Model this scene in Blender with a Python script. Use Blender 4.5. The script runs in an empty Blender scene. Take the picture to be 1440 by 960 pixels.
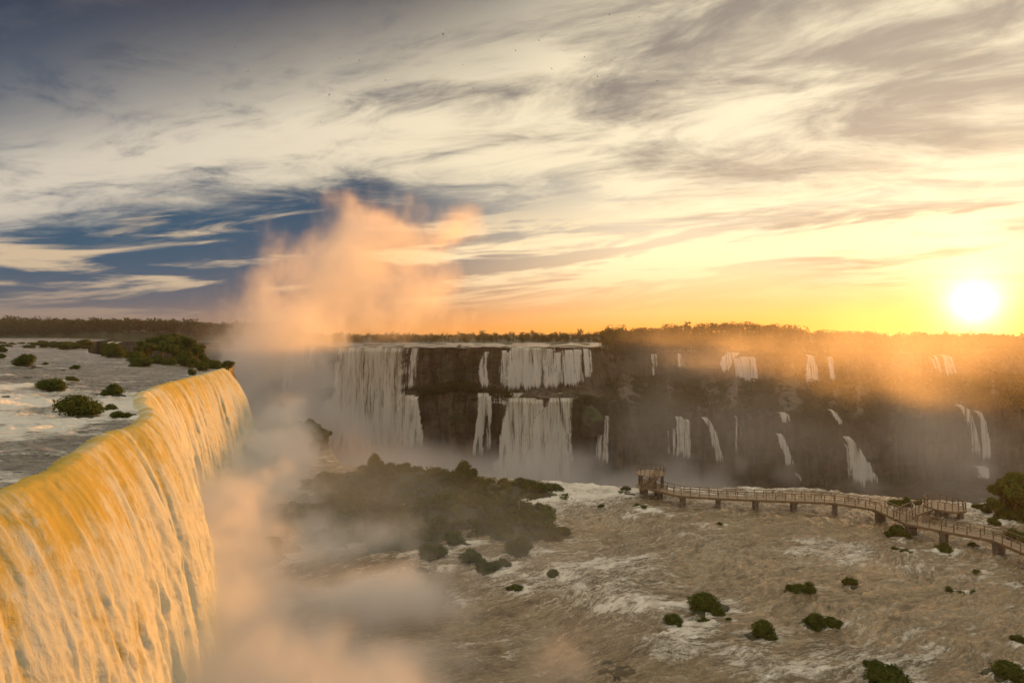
import bpy, bmesh, math, random
import numpy as np
from mathutils import Vector

SC = bpy.context.scene
COL = SC.collection
R = math.radians

# ------------------------------------------------------------------ camera
HC, F, HZ, W0 = 30.0, 938.0, 468.0, 720.0      # eye height, focal length and horizon in photo pixels
U = 22.2                                       # level of the upper river
CZ = -48.0                                     # level of the canyon river
cam_d = bpy.data.cameras.new('camera')
cam = bpy.data.objects.new('camera', cam_d); COL.objects.link(cam)
cam.location = (0, 0, HC); cam.rotation_euler = (R(90), 0, 0)
cam_d.sensor_width = 36; cam_d.lens = 36 * F / 1440
cam_d.shift_y = -12 / 1440
cam_d.clip_start = 1; cam_d.clip_end = 20000
SC.camera = cam

# ------------------------------------------------------------------ light
SUN_AZ, SUN_EL = 34.7, 1.95
SUN = Vector((math.sin(R(SUN_AZ)) * math.cos(R(SUN_EL)), math.cos(R(SUN_AZ)) * math.cos(R(SUN_EL)), math.sin(R(SUN_EL))))
ld = bpy.data.lights.new('sun', 'SUN'); ld.energy = 5.0; ld.angle = R(0.6); ld.color = (1.0, 0.38, 0.06)
lo = bpy.data.objects.new('sun', ld); COL.objects.link(lo); lo.rotation_euler = SUN.to_track_quat('Z', 'Y').to_euler()
lo.location = SUN * 3000


class X:
    """a node socket with arithmetic"""
    nt = None
    def __init__(s, v): s.v = v
    @staticmethod
    def m(op, *a):
        n = X.nt.nodes.new('ShaderNodeMath'); n.operation = op
        for i, k in enumerate(a):
            if isinstance(k, X): X.nt.links.new(k.v, n.inputs[i])
            else: n.inputs[i].default_value = k
        return X(n.outputs[0])
    def __add__(s, o): return X.m('ADD', s, o)
    __radd__ = __add__
    def __sub__(s, o): return X.m('SUBTRACT', s, o)
    def __rsub__(s, o): return X.m('SUBTRACT', o, s)
    def __mul__(s, o): return X.m('MULTIPLY', s, o)
    __rmul__ = __mul__
    def __truediv__(s, o): return X.m('DIVIDE', s, o)
    def __rtruediv__(s, o): return X.m('DIVIDE', o, s)
    def __neg__(s): return X.m('MULTIPLY', s, -1.0)


def xexp(a): return X.m('EXPONENT', a)
def xmax(a, b): return X.m('MAXIMUM', a, b)
def xmin(a, b): return X.m('MINIMUM', a, b)
def gauss(a, w): return xexp(-((a / w) * (a / w)))
def sstep(a, lo_, hi_, t0=0.0, t1=1.0):
    n = X.nt.nodes.new('ShaderNodeMapRange'); n.interpolation_type = 'SMOOTHSTEP'
    X.nt.links.new(a.v, n.inputs[0])
    for i, k in enumerate((lo_, hi_, t0, t1)): n.inputs[i + 1].default_value = k
    return X(n.outputs[0])
def comb(a, b, c):
    n = X.nt.nodes.new('ShaderNodeCombineXYZ')
    for i, k in enumerate((a, b, c)):
        if isinstance(k, X): X.nt.links.new(k.v, n.inputs[i])
        else: n.inputs[i].default_value = k
    return X(n.outputs[0])
def noise(vec, scale, detail=5, rough=.55, dist=0., lac=2.0):
    n = X.nt.nodes.new('ShaderNodeTexNoise')
    if vec is not None: X.nt.links.new(vec.v, n.inputs['Vector'])
    for k, v in (('Scale', scale), ('Detail', detail), ('Roughness', rough), ('Distortion', dist), ('Lacunarity', lac)): n.inputs[k].default_value = v
    return X(n.outputs[0])
def mixc(f, a, b):
    n = X.nt.nodes.new('ShaderNodeMix'); n.data_type = 'RGBA'
    for i, k in ((0, f), (6, a), (7, b)):
        if isinstance(k, X): X.nt.links.new(k.v, n.inputs[i])
        elif i == 0: n.inputs[i].default_value = k
        else: n.inputs[i].default_value = (*k, 1)
    return X(n.outputs[2])
def scalec(c, f):
    n = X.nt.nodes.new('ShaderNodeVectorMath'); n.operation = 'SCALE'
    if isinstance(c, X): X.nt.links.new(c.v, n.inputs[0])
    else: n.inputs[0].default_value = c
    if isinstance(f, X): X.nt.links.new(f.v, n.inputs['Scale'])
    else: n.inputs['Scale'].default_value = f
    return X(n.outputs[0])
def addc(a, b):
    n = X.nt.nodes.new('ShaderNodeVectorMath'); n.operation = 'ADD'
    X.nt.links.new(a.v, n.inputs[0]); X.nt.links.new(b.v, n.inputs[1])
    return X(n.outputs[0])


def pw(a, pts):
    """piecewise linear function of a socket"""
    r = None
    for (x0, v0), (x1, v1) in zip(pts[:-1], pts[1:]):
        k = xmin(xmax(a - x0, 0.0), x1 - x0) * ((v1 - v0) / (x1 - x0))
        r = k + pts[0][1] if r is None else r + k
    return r


def make_world():
    w = bpy.data.worlds.new('World'); SC.world = w; w.use_nodes = True
    nt = w.node_tree; nt.nodes.clear(); X.nt = nt
    out = nt.nodes.new('ShaderNodeOutputWorld'); bg = nt.nodes.new('ShaderNodeBackground')
    nt.links.new(bg.outputs[0], out.inputs[0]); bg.inputs[1].default_value = 0.1
    sky = nt.nodes.new('ShaderNodeTexSky'); sky.sky_type = 'NISHITA'; sky.sun_disc = False
    sky.sun_elevation = R(SUN_EL); sky.sun_rotation = R(SUN_AZ); sky.altitude = 200
    sky.air_density = 1.0; sky.dust_density = 2.0; sky.ozone_density = 2.0
    tc = nt.nodes.new('ShaderNodeTexCoord'); sep = nt.nodes.new('ShaderNodeSeparateXYZ')
    nt.links.new(tc.outputs['Generated'], sep.inputs[0])
    x, y, z = (X(sep.outputs[i]) for i in range(3))
    hor = X.m('SQRT', x * x + y * y)
    az = X.m('ARCTAN2', x, y)                              # 0 along the valley, + towards the sun
    el = z / xmax(hor, 0.05)                               # tangent of the height above the horizon
    dot = x * SUN.x + y * SUN.y + z * SUN.z
    ang = X.m('ARCCOSINE', xmin(xmax(dot, -1.0), 0.99999))  # angle from the sun
    zz = xmax(z, 0.0) + 0.10
    # coordinates on the cloud deck, sheared so that the streaks run across the valley
    qx = x / zz; qy = y / zz
    warp = noise(comb(qx, qy, 3.0), 0.55, 3, .5)
    al = qx * .91 - qy * .41; ac = qx * .41 + qy * .91          # along and across the streaks
    q1 = comb(al * .40 + warp * 1.0, ac * .95 + warp * 1.2, 0.0)
    n1 = noise(q1, 0.95, 8, .60, .25)
    n2 = noise(comb(al * .9 + warp * 1.5, ac * 1.5, 7.3), 2.0, 9, .64, .4)
    n3 = noise(comb(az * 2.2, el * 16.0 - az * 1.2, 1.7), 1.6, 7, .6, .5)   # low streaks seen edge on
    n4 = noise(comb(az * 2.0 + 4.0, el * 22.0 - az * 3.2, 5.1), 1.3, 7, .62, .6)
    # clear sky
    nis = X(sky.outputs[0])
    blue = mixc(sstep(el, .04, .50), (.09, .60, 1.12), (.05, .14, .38))
    base = mixc(sstep(ang, 0.30, .88), mixc(sstep(el, 0.0, .30), (7.0, 5.4, 3.2), (5.2, 5.0, 4.2)), blue)
    base = addc(base, scalec(nis, .02))
    # the great cloud sheet: its lower edge climbs away from the sun, its upper edge is torn
    line = pw(az, [(-1.6, .10), (-.654, .128), (-.42, .190), (-.30, .218), (-.12, .235), (.10, .215), (.26, .14), (.5, .03)])
    dark = pw(az, [(-2.4, .9), (-1.3, .25), (-.654, .26), (-.506, .34), (-.278, .42), (0., .49), (.3, .62), (.8, 1.2)])
    sheet = sstep(el - line + (n1 - .5) * .20 + (n2 - .5) * .10, -.035, .045)
    torn = sstep(el - dark + (n2 - .5) * .40 + (n1 - .5) * .30, -.10, .12) * sstep(el, .95, .62)  # dark gap closed high up, out of view, for more ambient light
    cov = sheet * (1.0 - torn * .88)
    edge = gauss(el - line - .045, .055) * sstep(az, .5, -.2)
    shade = sstep((n1 - .5) * 1.15 + (n2 - .5) * 1.65 + edge * .36 - sstep(az, .15, -.5) * .05, -.30, .33)
    cl_far = mixc(shade, (.80, .92, 1.16), (4.5, 4.0, 3.25))
    cl_mid = mixc(shade, (1.5, 1.38, 1.26), (6.2, 5.35, 3.75))
    cl_sun = mixc(shade, (2.9, 2.45, 1.95), (6.9, 6.0, 4.2))
    cl = mixc(sstep(ang, 1.25, .60), cl_far, cl_mid)
    cl = mixc(sstep(ang, .66, .22), cl, cl_sun)
    # unseen sky overhead and behind: the sheet goes on, brightened to raise ambient light
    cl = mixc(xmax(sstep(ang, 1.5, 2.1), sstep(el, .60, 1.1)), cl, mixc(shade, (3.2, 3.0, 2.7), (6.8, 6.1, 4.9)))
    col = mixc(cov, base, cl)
    # low streak clouds under the sheet
    band = gauss(el - pw(az, [(-1.0, .085), (-.5, .088), (-.2, .10), (.2, .11), (.8, .12)]), .075)
    low = sstep(n3 + gauss(el - .078, .030) * .09 * sstep(az, -.36, -.46) + sstep(az, -.25, .15) * .13, .54, .66) * band * .9
    wisp = sstep(n4, .58, .72) * gauss(el - line + .045, .045) * .8
    lowc = mixc(sstep(ang, 1.25, .35), (5.2, 3.9, 2.5), (8.8, 7.2, 4.4))
    col = mixc(xmin(low + wisp, 1.0), col, lowc)
    # dust towards the horizon
    hz = xexp(-(xmax(el, 0.0) / .042))
    hzc = mixc(sstep(ang, .95, .15), (3.9, 1.8, .62), (7.6, 2.7, .25))
    hzc = mixc(sstep(ang, 1.10, .78), (1.05, 1.00, 1.02), hzc)
    hzc = mixc(sstep(ang, 1.5, 2.1), hzc, (2.2, 1.8, 1.6))
    col = mixc(xmin(hz * 1.15, 1.0), col, hzc)
    warm = gauss(ang, .50) * xexp(-(xmax(el, 0.0) / .050))
    col = mixc(warm * .9, col, (8.2, 3.1, .30))
    # the sun itself and its aureole
    col = addc(col, scalec((1.0, .86, .55), xexp(-(ang / .015)) * 45.0))
    col = addc(col, scalec((1.0, .58, .16), xexp(-(ang / .065)) * 6.0))
    col = addc(col, scalec((1.0, .88, .58), xexp(-(ang / .22)) * 1.8 * sstep(el, .02, .12)))
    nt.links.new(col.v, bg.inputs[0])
    w.cycles.sampling_method = 'MANUAL'; w.cycles.sample_map_resolution = 512


make_world()
SC.view_settings.view_transform = 'Standard'; SC.view_settings.look = 'None'
SC.view_settings.exposure = 0.58; SC.view_settings.gamma = 1.0; SC.view_settings.use_curve_mapping = False
cy = SC.cycles
cy.use_denoising = True
cy.max_bounces = 8; cy.diffuse_bounces = 2; cy.glossy_bounces = 2; cy.transmission_bounces = 3; cy.volume_bounces = 4; cy.transparent_max_bounces = 96
cy.volume_step_rate = 4.0; cy.volume_max_steps = 256
cy.use_adaptive_sampling = True; cy.adaptive_threshold = 0.02
cy.sample_clamp_indirect = 6.0

# ------------------------------------------------------------------ numpy helpers
RNG = np.random.default_rng(11)
random.seed(5)
_perm = RNG.permutation(512).astype(np.int64)
_grad = RNG.normal(size=(512, 3)); _grad /= np.linalg.norm(_grad, axis=1)[:, None]


def gn(x, y, z=0.0):
    """gradient noise, about -1..1"""
    x, y, z = np.broadcast_arrays(np.asarray(x, float), np.asarray(y, float), np.asarray(z, float))
    xi, yi, zi = np.floor(x).astype(np.int64), np.floor(y).astype(np.int64), np.floor(z).astype(np.int64)
    xf, yf, zf = x - xi, y - yi, z - zi
    u, v, w = (t * t * t * (t * (t * 6 - 15) + 10) for t in (xf, yf, zf))
    def h(i, j, k):
        g = _grad[_perm[(_perm[(_perm[(xi + i) & 511] + yi + j) & 511] + zi + k) & 511]]
        return g[..., 0] * (xf - i) + g[..., 1] * (yf - j) + g[..., 2] * (zf - k)
    def L(a, b, t): return a + (b - a) * t
    r = L(L(L(h(0, 0, 0), h(1, 0, 0), u), L(h(0, 1, 0), h(1, 1, 0), u), v), L(L(h(0, 0, 1), h(1, 0, 1), u), L(h(0, 1, 1), h(1, 1, 1), u), v), w)
    return r * 1.5


def fbm(x, y, z=0.0, o=4, g=.5):
    s = 0; a = 1.0; f = 1.0; n = 0
    for i in range(o):
        s = s + a * gn(np.asarray(x) * f + i * 17.3, np.asarray(y) * f + i * 9.1, np.asarray(z) * f + i * 3.7); n += a; a *= g; f *= 2.03
    return s / n * 1.4


def billow(x, y, z=0.0, o=4, g=.5):
    s = 0; a = 1.0; f = 1.0; n = 0
    for i in range(o):
        s = s + a * np.abs(gn(np.asarray(x) * f + i * 7.3, np.asarray(y) * f + i * 5.1, np.asarray(z) * f + i * 1.7)); n += a; a *= g; f *= 2.1
    return s / n


def sm(a, lo_, hi_):
    t = np.clip((np.asarray(a, float) - lo_) / (hi_ - lo_), 0, 1)
    return t * t * (3 - 2 * t)


def ground(px, py, z=0.0):
    Y = (HC - z) * F / (py - HZ)
    return np.array([(px - W0) / F * Y, Y, z])


def at(px, py, Y):
    return np.array([(px - W0) / F * Y, Y, HC - (py - HZ) / F * Y])


def mesh(name, co, faces, mats=(), smooth=True, attrs=None):
    co = np.asarray(co, np.float32); faces = np.asarray(faces, np.int32)
    me = bpy.data.meshes.new(name)
    k = faces.shape[1]
    me.vertices.add(len(co)); me.vertices.foreach_set('co', co.ravel())
    me.loops.add(faces.size); me.loops.foreach_set('vertex_index', faces.ravel())
    me.polygons.add(len(faces)); me.polygons.foreach_set('loop_start', np.arange(len(faces), dtype=np.int32) * k)
    me.polygons.foreach_set('use_smooth', np.full(len(faces), bool(smooth)))
    me.update(calc_edges=True)
    for m in mats: me.materials.append(m)
    for n, a in (attrs or {}).items():
        a = np.asarray(a, np.float32)
        if a.ndim == 2:
            me.attributes.new(n, 'FLOAT_VECTOR', 'POINT').data.foreach_set('vector', a.ravel())
        else:
            me.attributes.new(n, 'FLOAT', 'POINT').data.foreach_set('value', a)
    return me


def gridfaces(nu, nv):
    i = np.arange(nu - 1)[:, None] * nv + np.arange(nv - 1)[None, :]
    return np.stack([i, i + 1, i + nv + 1, i + nv], -1).reshape(-1, 4)


def link(name, data, parent=None, **props):
    o = bpy.data.objects.new(name, data); COL.objects.link(o)
    if parent is not None: o.parent = parent
    for k, v in props.items(): o[k] = v
    return o


def thing(name, loc, label, cat, group=None):
    o = link(name, None, None, label=label, category=cat)
    o.empty_display_size = .3; o.location = Vector(loc)
    if group: o['group'] = group
    return o


def tag(o, label, cat, group=None):
    o['label'] = label; o['category'] = cat
    if group: o['group'] = group
    return o


class MB:
    """collects boxes, tubes and the like into one mesh"""
    def __init__(s): s.v = []; s.f = []
    def add(s, v, f):
        b = len(s.v); s.v += [tuple(p) for p in v]; s.f += [tuple(i + b for i in q) for q in f]
    def box(s, c, d, rz=0.0):
        ca, sa = math.cos(rz), math.sin(rz); v = []
        for i in (-.5, .5):
            for j in (-.5, .5):
                for k in (-.5, .5):
                    a, b = i * d[0], j * d[1]
                    v.append((c[0] + a * ca - b * sa, c[1] + a * sa + b * ca, c[2] + k * d[2]))
        s.add(v, [(0, 1, 3, 2), (4, 6, 7, 5), (0, 4, 5, 1), (2, 3, 7, 6), (0, 2, 6, 4), (1, 5, 7, 3)])
    def beam(s, a, b, w, h):
        a, b = Vector(a), Vector(b); d = (b - a); 
        if d.length < 1e-6: return
        t = d.normalized(); sd = t.cross(Vector((0, 0, 1)))
        if sd.length < 1e-4: sd = Vector((1, 0, 0))
        sd.normalize(); up = sd.cross(t)
        v = [p + sd * i * w / 2 + up * j * h / 2 for p in (a, b) for i, j in ((-1, -1), (1, -1), (1, 1), (-1, 1))]
        s.add(v, [(0, 1, 2, 3), (7, 6, 5, 4), (0, 4, 5, 1), (1, 5, 6, 2), (2, 6, 7, 3), (3, 7, 4, 0)])
    def tube(s, pts, rad, n=7):
        b = len(s.v); m = len(pts)
        for i, p in enumerate(pts):
            p = Vector(p); t = (Vector(pts[min(i + 1, m - 1)]) - Vector(pts[max(i - 1, 0)])).normalized()
            a = t.cross(Vector((.31, .9, .2))).normalized(); c = t.cross(a)
            for k in range(n):
                q = k * 2 * math.pi / n
                s.v.append(tuple(p + (a * math.cos(q) + c * math.sin(q)) * rad[i]))
        for i in range(m - 1):
            for k in range(n):
                s.f.append((b + i * n + k, b + i * n + (k + 1) % n, b + (i + 1) * n + (k + 1) % n, b + (i + 1) * n + k))
        s.f.append(tuple(b + (m - 1) * n + k for k in range(n)))
        s.f.append(tuple(b + n - 1 - k for k in range(n)))
    def mesh(s, name, m, smooth=False):
        me = bpy.data.meshes.new(name); me.from_pydata(s.v, [], s.f); me.materials.append(m)
        me.polygons.foreach_set('use_smooth', [smooth] * len(me.polygons)); me.update()
        return me
    def build(s, name, m, parent=None, smooth=False): return link(name, s.mesh(name, m, smooth), parent)


# ------------------------------------------------------------------ materials
def newmat(name):
    m = bpy.data.materials.new(name); m.use_nodes = True; nt = m.node_tree; nt.nodes.clear(); X.nt = nt
    return m, nt, nt.nodes.new('ShaderNodeOutputMaterial')


def attr(name, vec=False):
    n = X.nt.nodes.new('ShaderNodeAttribute'); n.attribute_name = name
    return X(n.outputs['Vector' if vec else 'Fac'])


def objpos(scale=(1, 1, 1)):
    g = X.nt.nodes.new('ShaderNodeNewGeometry'); mp = X.nt.nodes.new('ShaderNodeVectorMath'); mp.operation = 'MULTIPLY'
    X.nt.links.new(g.outputs['Position'], mp.inputs[0]); mp.inputs[1].default_value = scale
    return X(mp.outputs[0])


def vmul(v, s):
    n = X.nt.nodes.new('ShaderNodeVectorMath'); n.operation = 'MULTIPLY'; X.nt.links.new(v.v, n.inputs[0]); n.inputs[1].default_value = s
    return X(n.outputs[0])


def bump(h, dist, strength=1.0):
    n = X.nt.nodes.new('ShaderNodeBump'); n.inputs['Distance'].default_value = dist; n.inputs['Strength'].default_value = strength
    X.nt.links.new(h.v, n.inputs['Height']); return n


def principled(nt, out, col, rough, spec=.5, nrm=None):
    p = nt.nodes.new('ShaderNodeBsdfPrincipled')
    for k, v in (('Base Color', col), ('Roughness', rough)):
        if isinstance(v, X): nt.links.new(v.v, p.inputs[k])
        else: p.inputs[k].default_value = (*v, 1) if isinstance(v, tuple) else v
    p.inputs['Specular IOR Level'].default_value = spec
    if nrm: nt.links.new(nrm.outputs[0], p.inputs['Normal'])
    nt.links.new(p.outputs[0], out.inputs[0])
    return p


def mat_river(name, deep, silt, foamc=(.74, .70, .62), rough=.13):
    m, nt, out = newmat(name)
    fl = attr('flow', True); foam = attr('foam')
    n0 = noise(vmul(fl, (.16, .60, 1)), 1.0, 6, .62, .5)
    n1 = noise(vmul(fl, (.50, 2.4, 1)), 1.0, 6, .64, .7)
    n2 = noise(vmul(fl, (1.6, 3.9, 1)), 1.3, 5, .66, 1.2)
    # foam breaks up into streaks and lace
    f = sstep(foam + (n0 - .5) * .75 + (n1 - .5) * 1.5 + (n2 - .5) * 1.2, .42, 1.02)
    col = mixc(sstep(n0 * .3 + n1 * .4 + n2 * .3, .36, .62), deep, silt)
    col = mixc(f, col, foamc)
    b = bump(n0 * 1.0 + n1 * .7 + n2 * .20 + f * .15, .42, 1.0)
    p = principled(nt, out, col, xmin(f * .5 + rough, 1.0), .5, b)
    return m


def mat_fall(name, amber=(.66, .39, .075), foamc=(.84, .80, .72), us=2.2, vs=.22, veil=False, bumpk=.9, lo=.22, hi=1.0, cloudy=0.0):
    """falling water: tea-coloured where it is still smooth, white where it has broken up"""
    m, nt, out = newmat(name)
    fl = attr('flow', True); foam = attr('foam')
    n0 = noise(vmul(fl, (us * .28, vs * .5, 1)), 1.0, 5, .6, .4)
    n1 = noise(vmul(fl, (us, vs, 1)), 1.0, 5, .62, .35)
    n2 = noise(vmul(fl, (us * 3.4, vs * 3.0, 1)), 1.0, 5, .66, .8)
    n3 = noise(vmul(fl, (us * 2.6, us * 1.7, 1)), 1.0, 6, .7, 1.0)
    n4 = noise(vmul(fl, (.62, .40, 1)), 1.0, 7, .66, 1.6)      # billowing clots of foam
    f = sstep(foam + (n4 - .5) * cloudy + (n0 - .5) * 1.5 + (n1 - .5) * 1.5 + (n2 - .5) * 1.0 + (n3 - .5) * .9, lo, hi)
    col = mixc(f, amber, foamc)
    b = bump(n0 * .4 + n1 * .5 + n2 * .45 + n3 * .5 + n4 * cloudy * .55, .42, bumpk)
    d = nt.nodes.new('ShaderNodeBsdfDiffuse'); t = nt.nodes.new('ShaderNodeBsdfTranslucent'); g = nt.nodes.new('ShaderNodeBsdfGlossy')
    g.inputs['Roughness'].default_value = .4
    for s in (d, t): nt.links.new(col.v, s.inputs[0])
    for s in (d, g): nt.links.new(b.outputs[0], s.inputs['Normal'])
    m1 = nt.nodes.new('ShaderNodeMixShader'); m1.inputs[0].default_value = .42
    nt.links.new(d.outputs[0], m1.inputs[1]); nt.links.new(t.outputs[0], m1.inputs[2])
    m2 = nt.nodes.new('ShaderNodeMixShader'); m2.inputs[0].default_value = .04
    nt.links.new(m1.outputs[0], m2.inputs[1]); nt.links.new(g.outputs[0], m2.inputs[2])
    last = m2
    if veil:                                               # thin water lets the rock show between the streaks
        a = sstep(attr('body') + (n1 - .5) * 1.7 + (n2 - .5) * 1.2 + (n0 - .5) * 2.1, .24, .84)
        tr = nt.nodes.new('ShaderNodeBsdfTransparent'); last = nt.nodes.new('ShaderNodeMixShader')
        nt.links.new(a.v, last.inputs[0]); nt.links.new(tr.outputs[0], last.inputs[1]); nt.links.new(m2.outputs[0], last.inputs[2])
    nt.links.new(last.outputs[0], out.inputs[0])
    return m


def mat_leaf(name, a, b, c):
    m, nt, out = newmat(name)
    oi = nt.nodes.new('ShaderNodeObjectInfo')
    tint = attr('tint')
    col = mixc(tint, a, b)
    col = mixc(X(oi.outputs['Random']) * .55, col, c)
    d = nt.nodes.new('ShaderNodeBsdfDiffuse'); t = nt.nodes.new('ShaderNodeBsdfTranslucent')
    nt.links.new(col.v, d.inputs[0]); nt.links.new(scalec(col, 1.15).v, t.inputs[0])
    m1 = nt.nodes.new('ShaderNodeMixShader'); m1.inputs[0].default_value = .32
    nt.links.new(d.outputs[0], m1.inputs[1]); nt.links.new(t.outputs[0], m1.inputs[2])
    nt.links.new(m1.outputs[0], out.inputs[0])
    return m


def mat_rock(name, a, b, moss, mossy=.5, sc=.4):
    m, nt, out = newmat(name)
    p = objpos()
    n1 = noise(p, sc, 7, .62, .3); n2 = noise(p, sc * 5, 5, .6)
    g = nt.nodes.new('ShaderNodeNewGeometry'); sp = nt.nodes.new('ShaderNodeSeparateXYZ'); nt.links.new(g.outputs['Normal'], sp.inputs[0])
    col = mixc(sstep(n1 + (n2 - .5) * .5, .3, .7), a, b)
    col = mixc(sstep(X(sp.outputs[2]) * .6 + n1 * .9 + (n2 - .5) * .5, 1.05 - mossy * .6, 1.30 - mossy * .6), col, moss)
    principled(nt, out, col, .65, .4, bump(n1 * .7 + n2 * .3, .5, .8))
    return m


def mat_cliff():
    m, nt, out = newmat('wet_basalt_cliff')
    n0 = noise(objpos((.03, .03, .05)), 1.0, 5, .6, .4)
    n1 = noise(objpos((.30, .30, .045)), 1.0, 6, .62, .4)
    n2 = noise(objpos((.25, .25, .9)), 1.0, 5, .6)
    col = mixc(sstep(n1 + (n2 - .5) * .4, .3, .72), (.014, .011, .008), (.16, .12, .078))
    col = mixc(sstep(n0 + (n2 - .5) * .4, .46, .62) * .85, col, (.040, .046, .016))
    principled(nt, out, col, .6, .35, bump(n1 * .6 + n2 * .5, 1.6, .9))
    return m


def mat_simple(name, a, b, sc=2.0, rough=.7, st=(1, 1, 1)):
    m, nt, out = newmat(name)
    n = noise(objpos(st), sc, 5, .6)
    principled(nt, out, mixc(sstep(n, .3, .7), a, b), rough, .3, bump(n, .02, .5))
    return m


def mat_mist(name, dens, g=.35, col=(.99, .98, .96)):
    m, nt, out = newmat(name)
    v = nt.nodes.new('ShaderNodeVolumePrincipled'); nt.links.new(v.outputs[0], out.inputs['Volume'])
    v.inputs['Color'].default_value = (*col, 1); v.inputs['Density'].default_value = dens; v.inputs['Anisotropy'].default_value = g
    v.inputs['Density Attribute'].default_value = 'density'
    return m


M = dict(
    lower=mat_river('silty_river_water', (.095, .070, .034), (.40, .305, .165), (.88, .82, .68)),
    upper=mat_river('smooth_upper_river_water', (.07, .060, .045), (.34, .28, .18), (.88, .83, .70), .22),
    canyon=mat_river('canyon_river_water', (.06, .052, .036), (.12, .10, .07)),
    fall=mat_fall('tea_coloured_falling_water', (.74, .58, .11), (.89, .94, .80), 1.2, .45, False, .45, .0, 1.25, 1.7),
    farfall=mat_fall('distant_falling_water', (.46, .39, .24), (.90, .87, .79), 1.1, .055, True),
    leaf=mat_leaf('bush_leaves', (.038, .055, .012), (.15, .19, .042), (.11, .115, .022)),
    forest=mat_leaf('forest_leaves', (.028, .036, .011), (.090, .102, .030), (.06, .06, .018)),
    bark=mat_simple('pale_brown_bark', (.12, .075, .035), (.26, .17, .085), 3.0),
    rock=mat_rock('dark_wet_rock', (.012, .010, .008), (.055, .045, .034), (.05, .062, .016), .35, .7),
    moss=mat_rock('mossy_rock', (.018, .015, .010), (.06, .05, .03), (.055, .075, .018), .95, .5),
    soil=mat_rock('island_soil', (.03, .025, .016), (.07, .055, .035), (.04, .05, .015), .8, .3),
    ledge=mat_rock('drowned_brown_ledge', (.045, .034, .018), (.12, .088, .046), (.10, .078, .036), .3, .6),
    cliff=mat_cliff(),
    deck=mat_simple('weathered_walkway_boards', (.22, .16, .10), (.40, .31, .20), 4.0, .6, (.4, 4, 1)),
    steel=mat_simple('rust_brown_railing_paint', (.12, .075, .04), (.24, .16, .09), 3.0, .45),
    conc=mat_simple('stained_concrete', (.09, .075, .055), (.22, .185, .14), 1.5, .8),
    feather=mat_simple('dark_feathers', (.012, .011, .010), (.03, .028, .026), 9.0),
)

# ------------------------------------------------------------------ the lie of the land
# lip of the near fall and, farther on, the edge of the throat: x for each y
LIP_Y = np.array([-40, 5, 20, 32, 37.5, 41.6, 50.5, 55, 61.5, 72, 83, 98, 111, 126, 138, 148, 158, 172, 184, 194, 204, 260, 400, 520, 800, 1400.])
LIP_X = np.array([-27, -24.4, -24, -24.5, -25.6, -27.3, -30.7, -31.0, -33.6, -40, -46.5, -51.5, -54.2, -57.6, -60.6, -63.5, -66, -70, -78, -95, -118, -165, -255, -335, -480, -700.])
# edge of the lower plateau, beyond it the canyon
RIM = np.array([(-140, 240), (-91, 204), (-63, 198), (-50, 180), (-39, 152), (-26, 143), (0, 138), (16, 131), (26, 129), (46, 129), (61, 127), (70, 121), (81, 117), (104, 124), (156, 150), (300, 190.)])
# far plateau: photo column, distance, height of the rim; and of the terrace edge below it
UP = np.array([(-300, 820, U), (120, 660, U), (300, 545, U), (380, 470, U), (440, 405, U), (480, 380, U), (520, 372, U), (590, 368, U), (640, 373, U), (700, 372, U), (770, 366, U), (830, 370, U), (870, 400, 19), (930, 425, 18), (1000, 432, 17), (1080, 440, 16), (1150, 443, 16), (1250, 450, 16), (1300, 450, 16), (1440, 456, 17), (1600, 495, 18), (1900, 590, 18), (2300, 700, 18)])
LOW = np.array([(-300, 812, -2), (120, 652, -2), (300, 538, -2), (380, 463, -2), (440, 399, -2), (480, 374, -3), (520, 366, -3), (592, 366, -3), (640, 371.5, -1), (690, 370, -2), (712, 353, -4), (770, 342, -5), (830, 344, -5), (870, 340, -7), (930, 350, -10), (1000, 355, -12), (1080, 350, -13), (1150, 346, -14), (1200, 345, -16), (1250, 352, -14), (1300, 358, -12), (1375, 366, -10), (1440, 352, -10), (1600, 370, -9), (1900, 440, -8), (2300, 540, -8)])


def lipx(y): return np.interp(y, LIP_Y, LIP_X)
_s = np.linspace(-40, 1400, 3000); _lx = lipx(_s); _k = np.exp(-np.linspace(-2, 2, 9) ** 2); _k /= _k.sum()
_lx = np.convolve(np.pad(_lx, 4, 'edge'), _k, 'valid')
_s2 = np.linspace(-40, 1400, 9000)
_lx2 = np.interp(_s2, _s, _lx) + (.55 * fbm(_s2 * .16, 0., 3., 2) + .12 * fbm(_s2 * .8, 0., 8., 2)) * sm(160 - _s2, 0, 10)
def lips(y): return np.interp(y, _s2, _lx2)


def rim_dist(x, y):
    """signed distance past the edge of the lower plateau (+ over the canyon)"""
    x = np.asarray(x, float); y = np.asarray(y, float)
    best = np.full(x.shape, 1e9)
    for (ax, ay), (bx, by) in zip(RIM[:-1], RIM[1:]):
        dx, dy = bx - ax, by - ay; t = np.clip(((x - ax) * dx + (y - ay) * dy) / (dx * dx + dy * dy), 0, 1)
        best = np.minimum(best, np.hypot(x - ax - t * dx, y - ay - t * dy))
    return np.where(y > np.interp(x, RIM[:, 0], RIM[:, 1]), best, -best)


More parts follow.
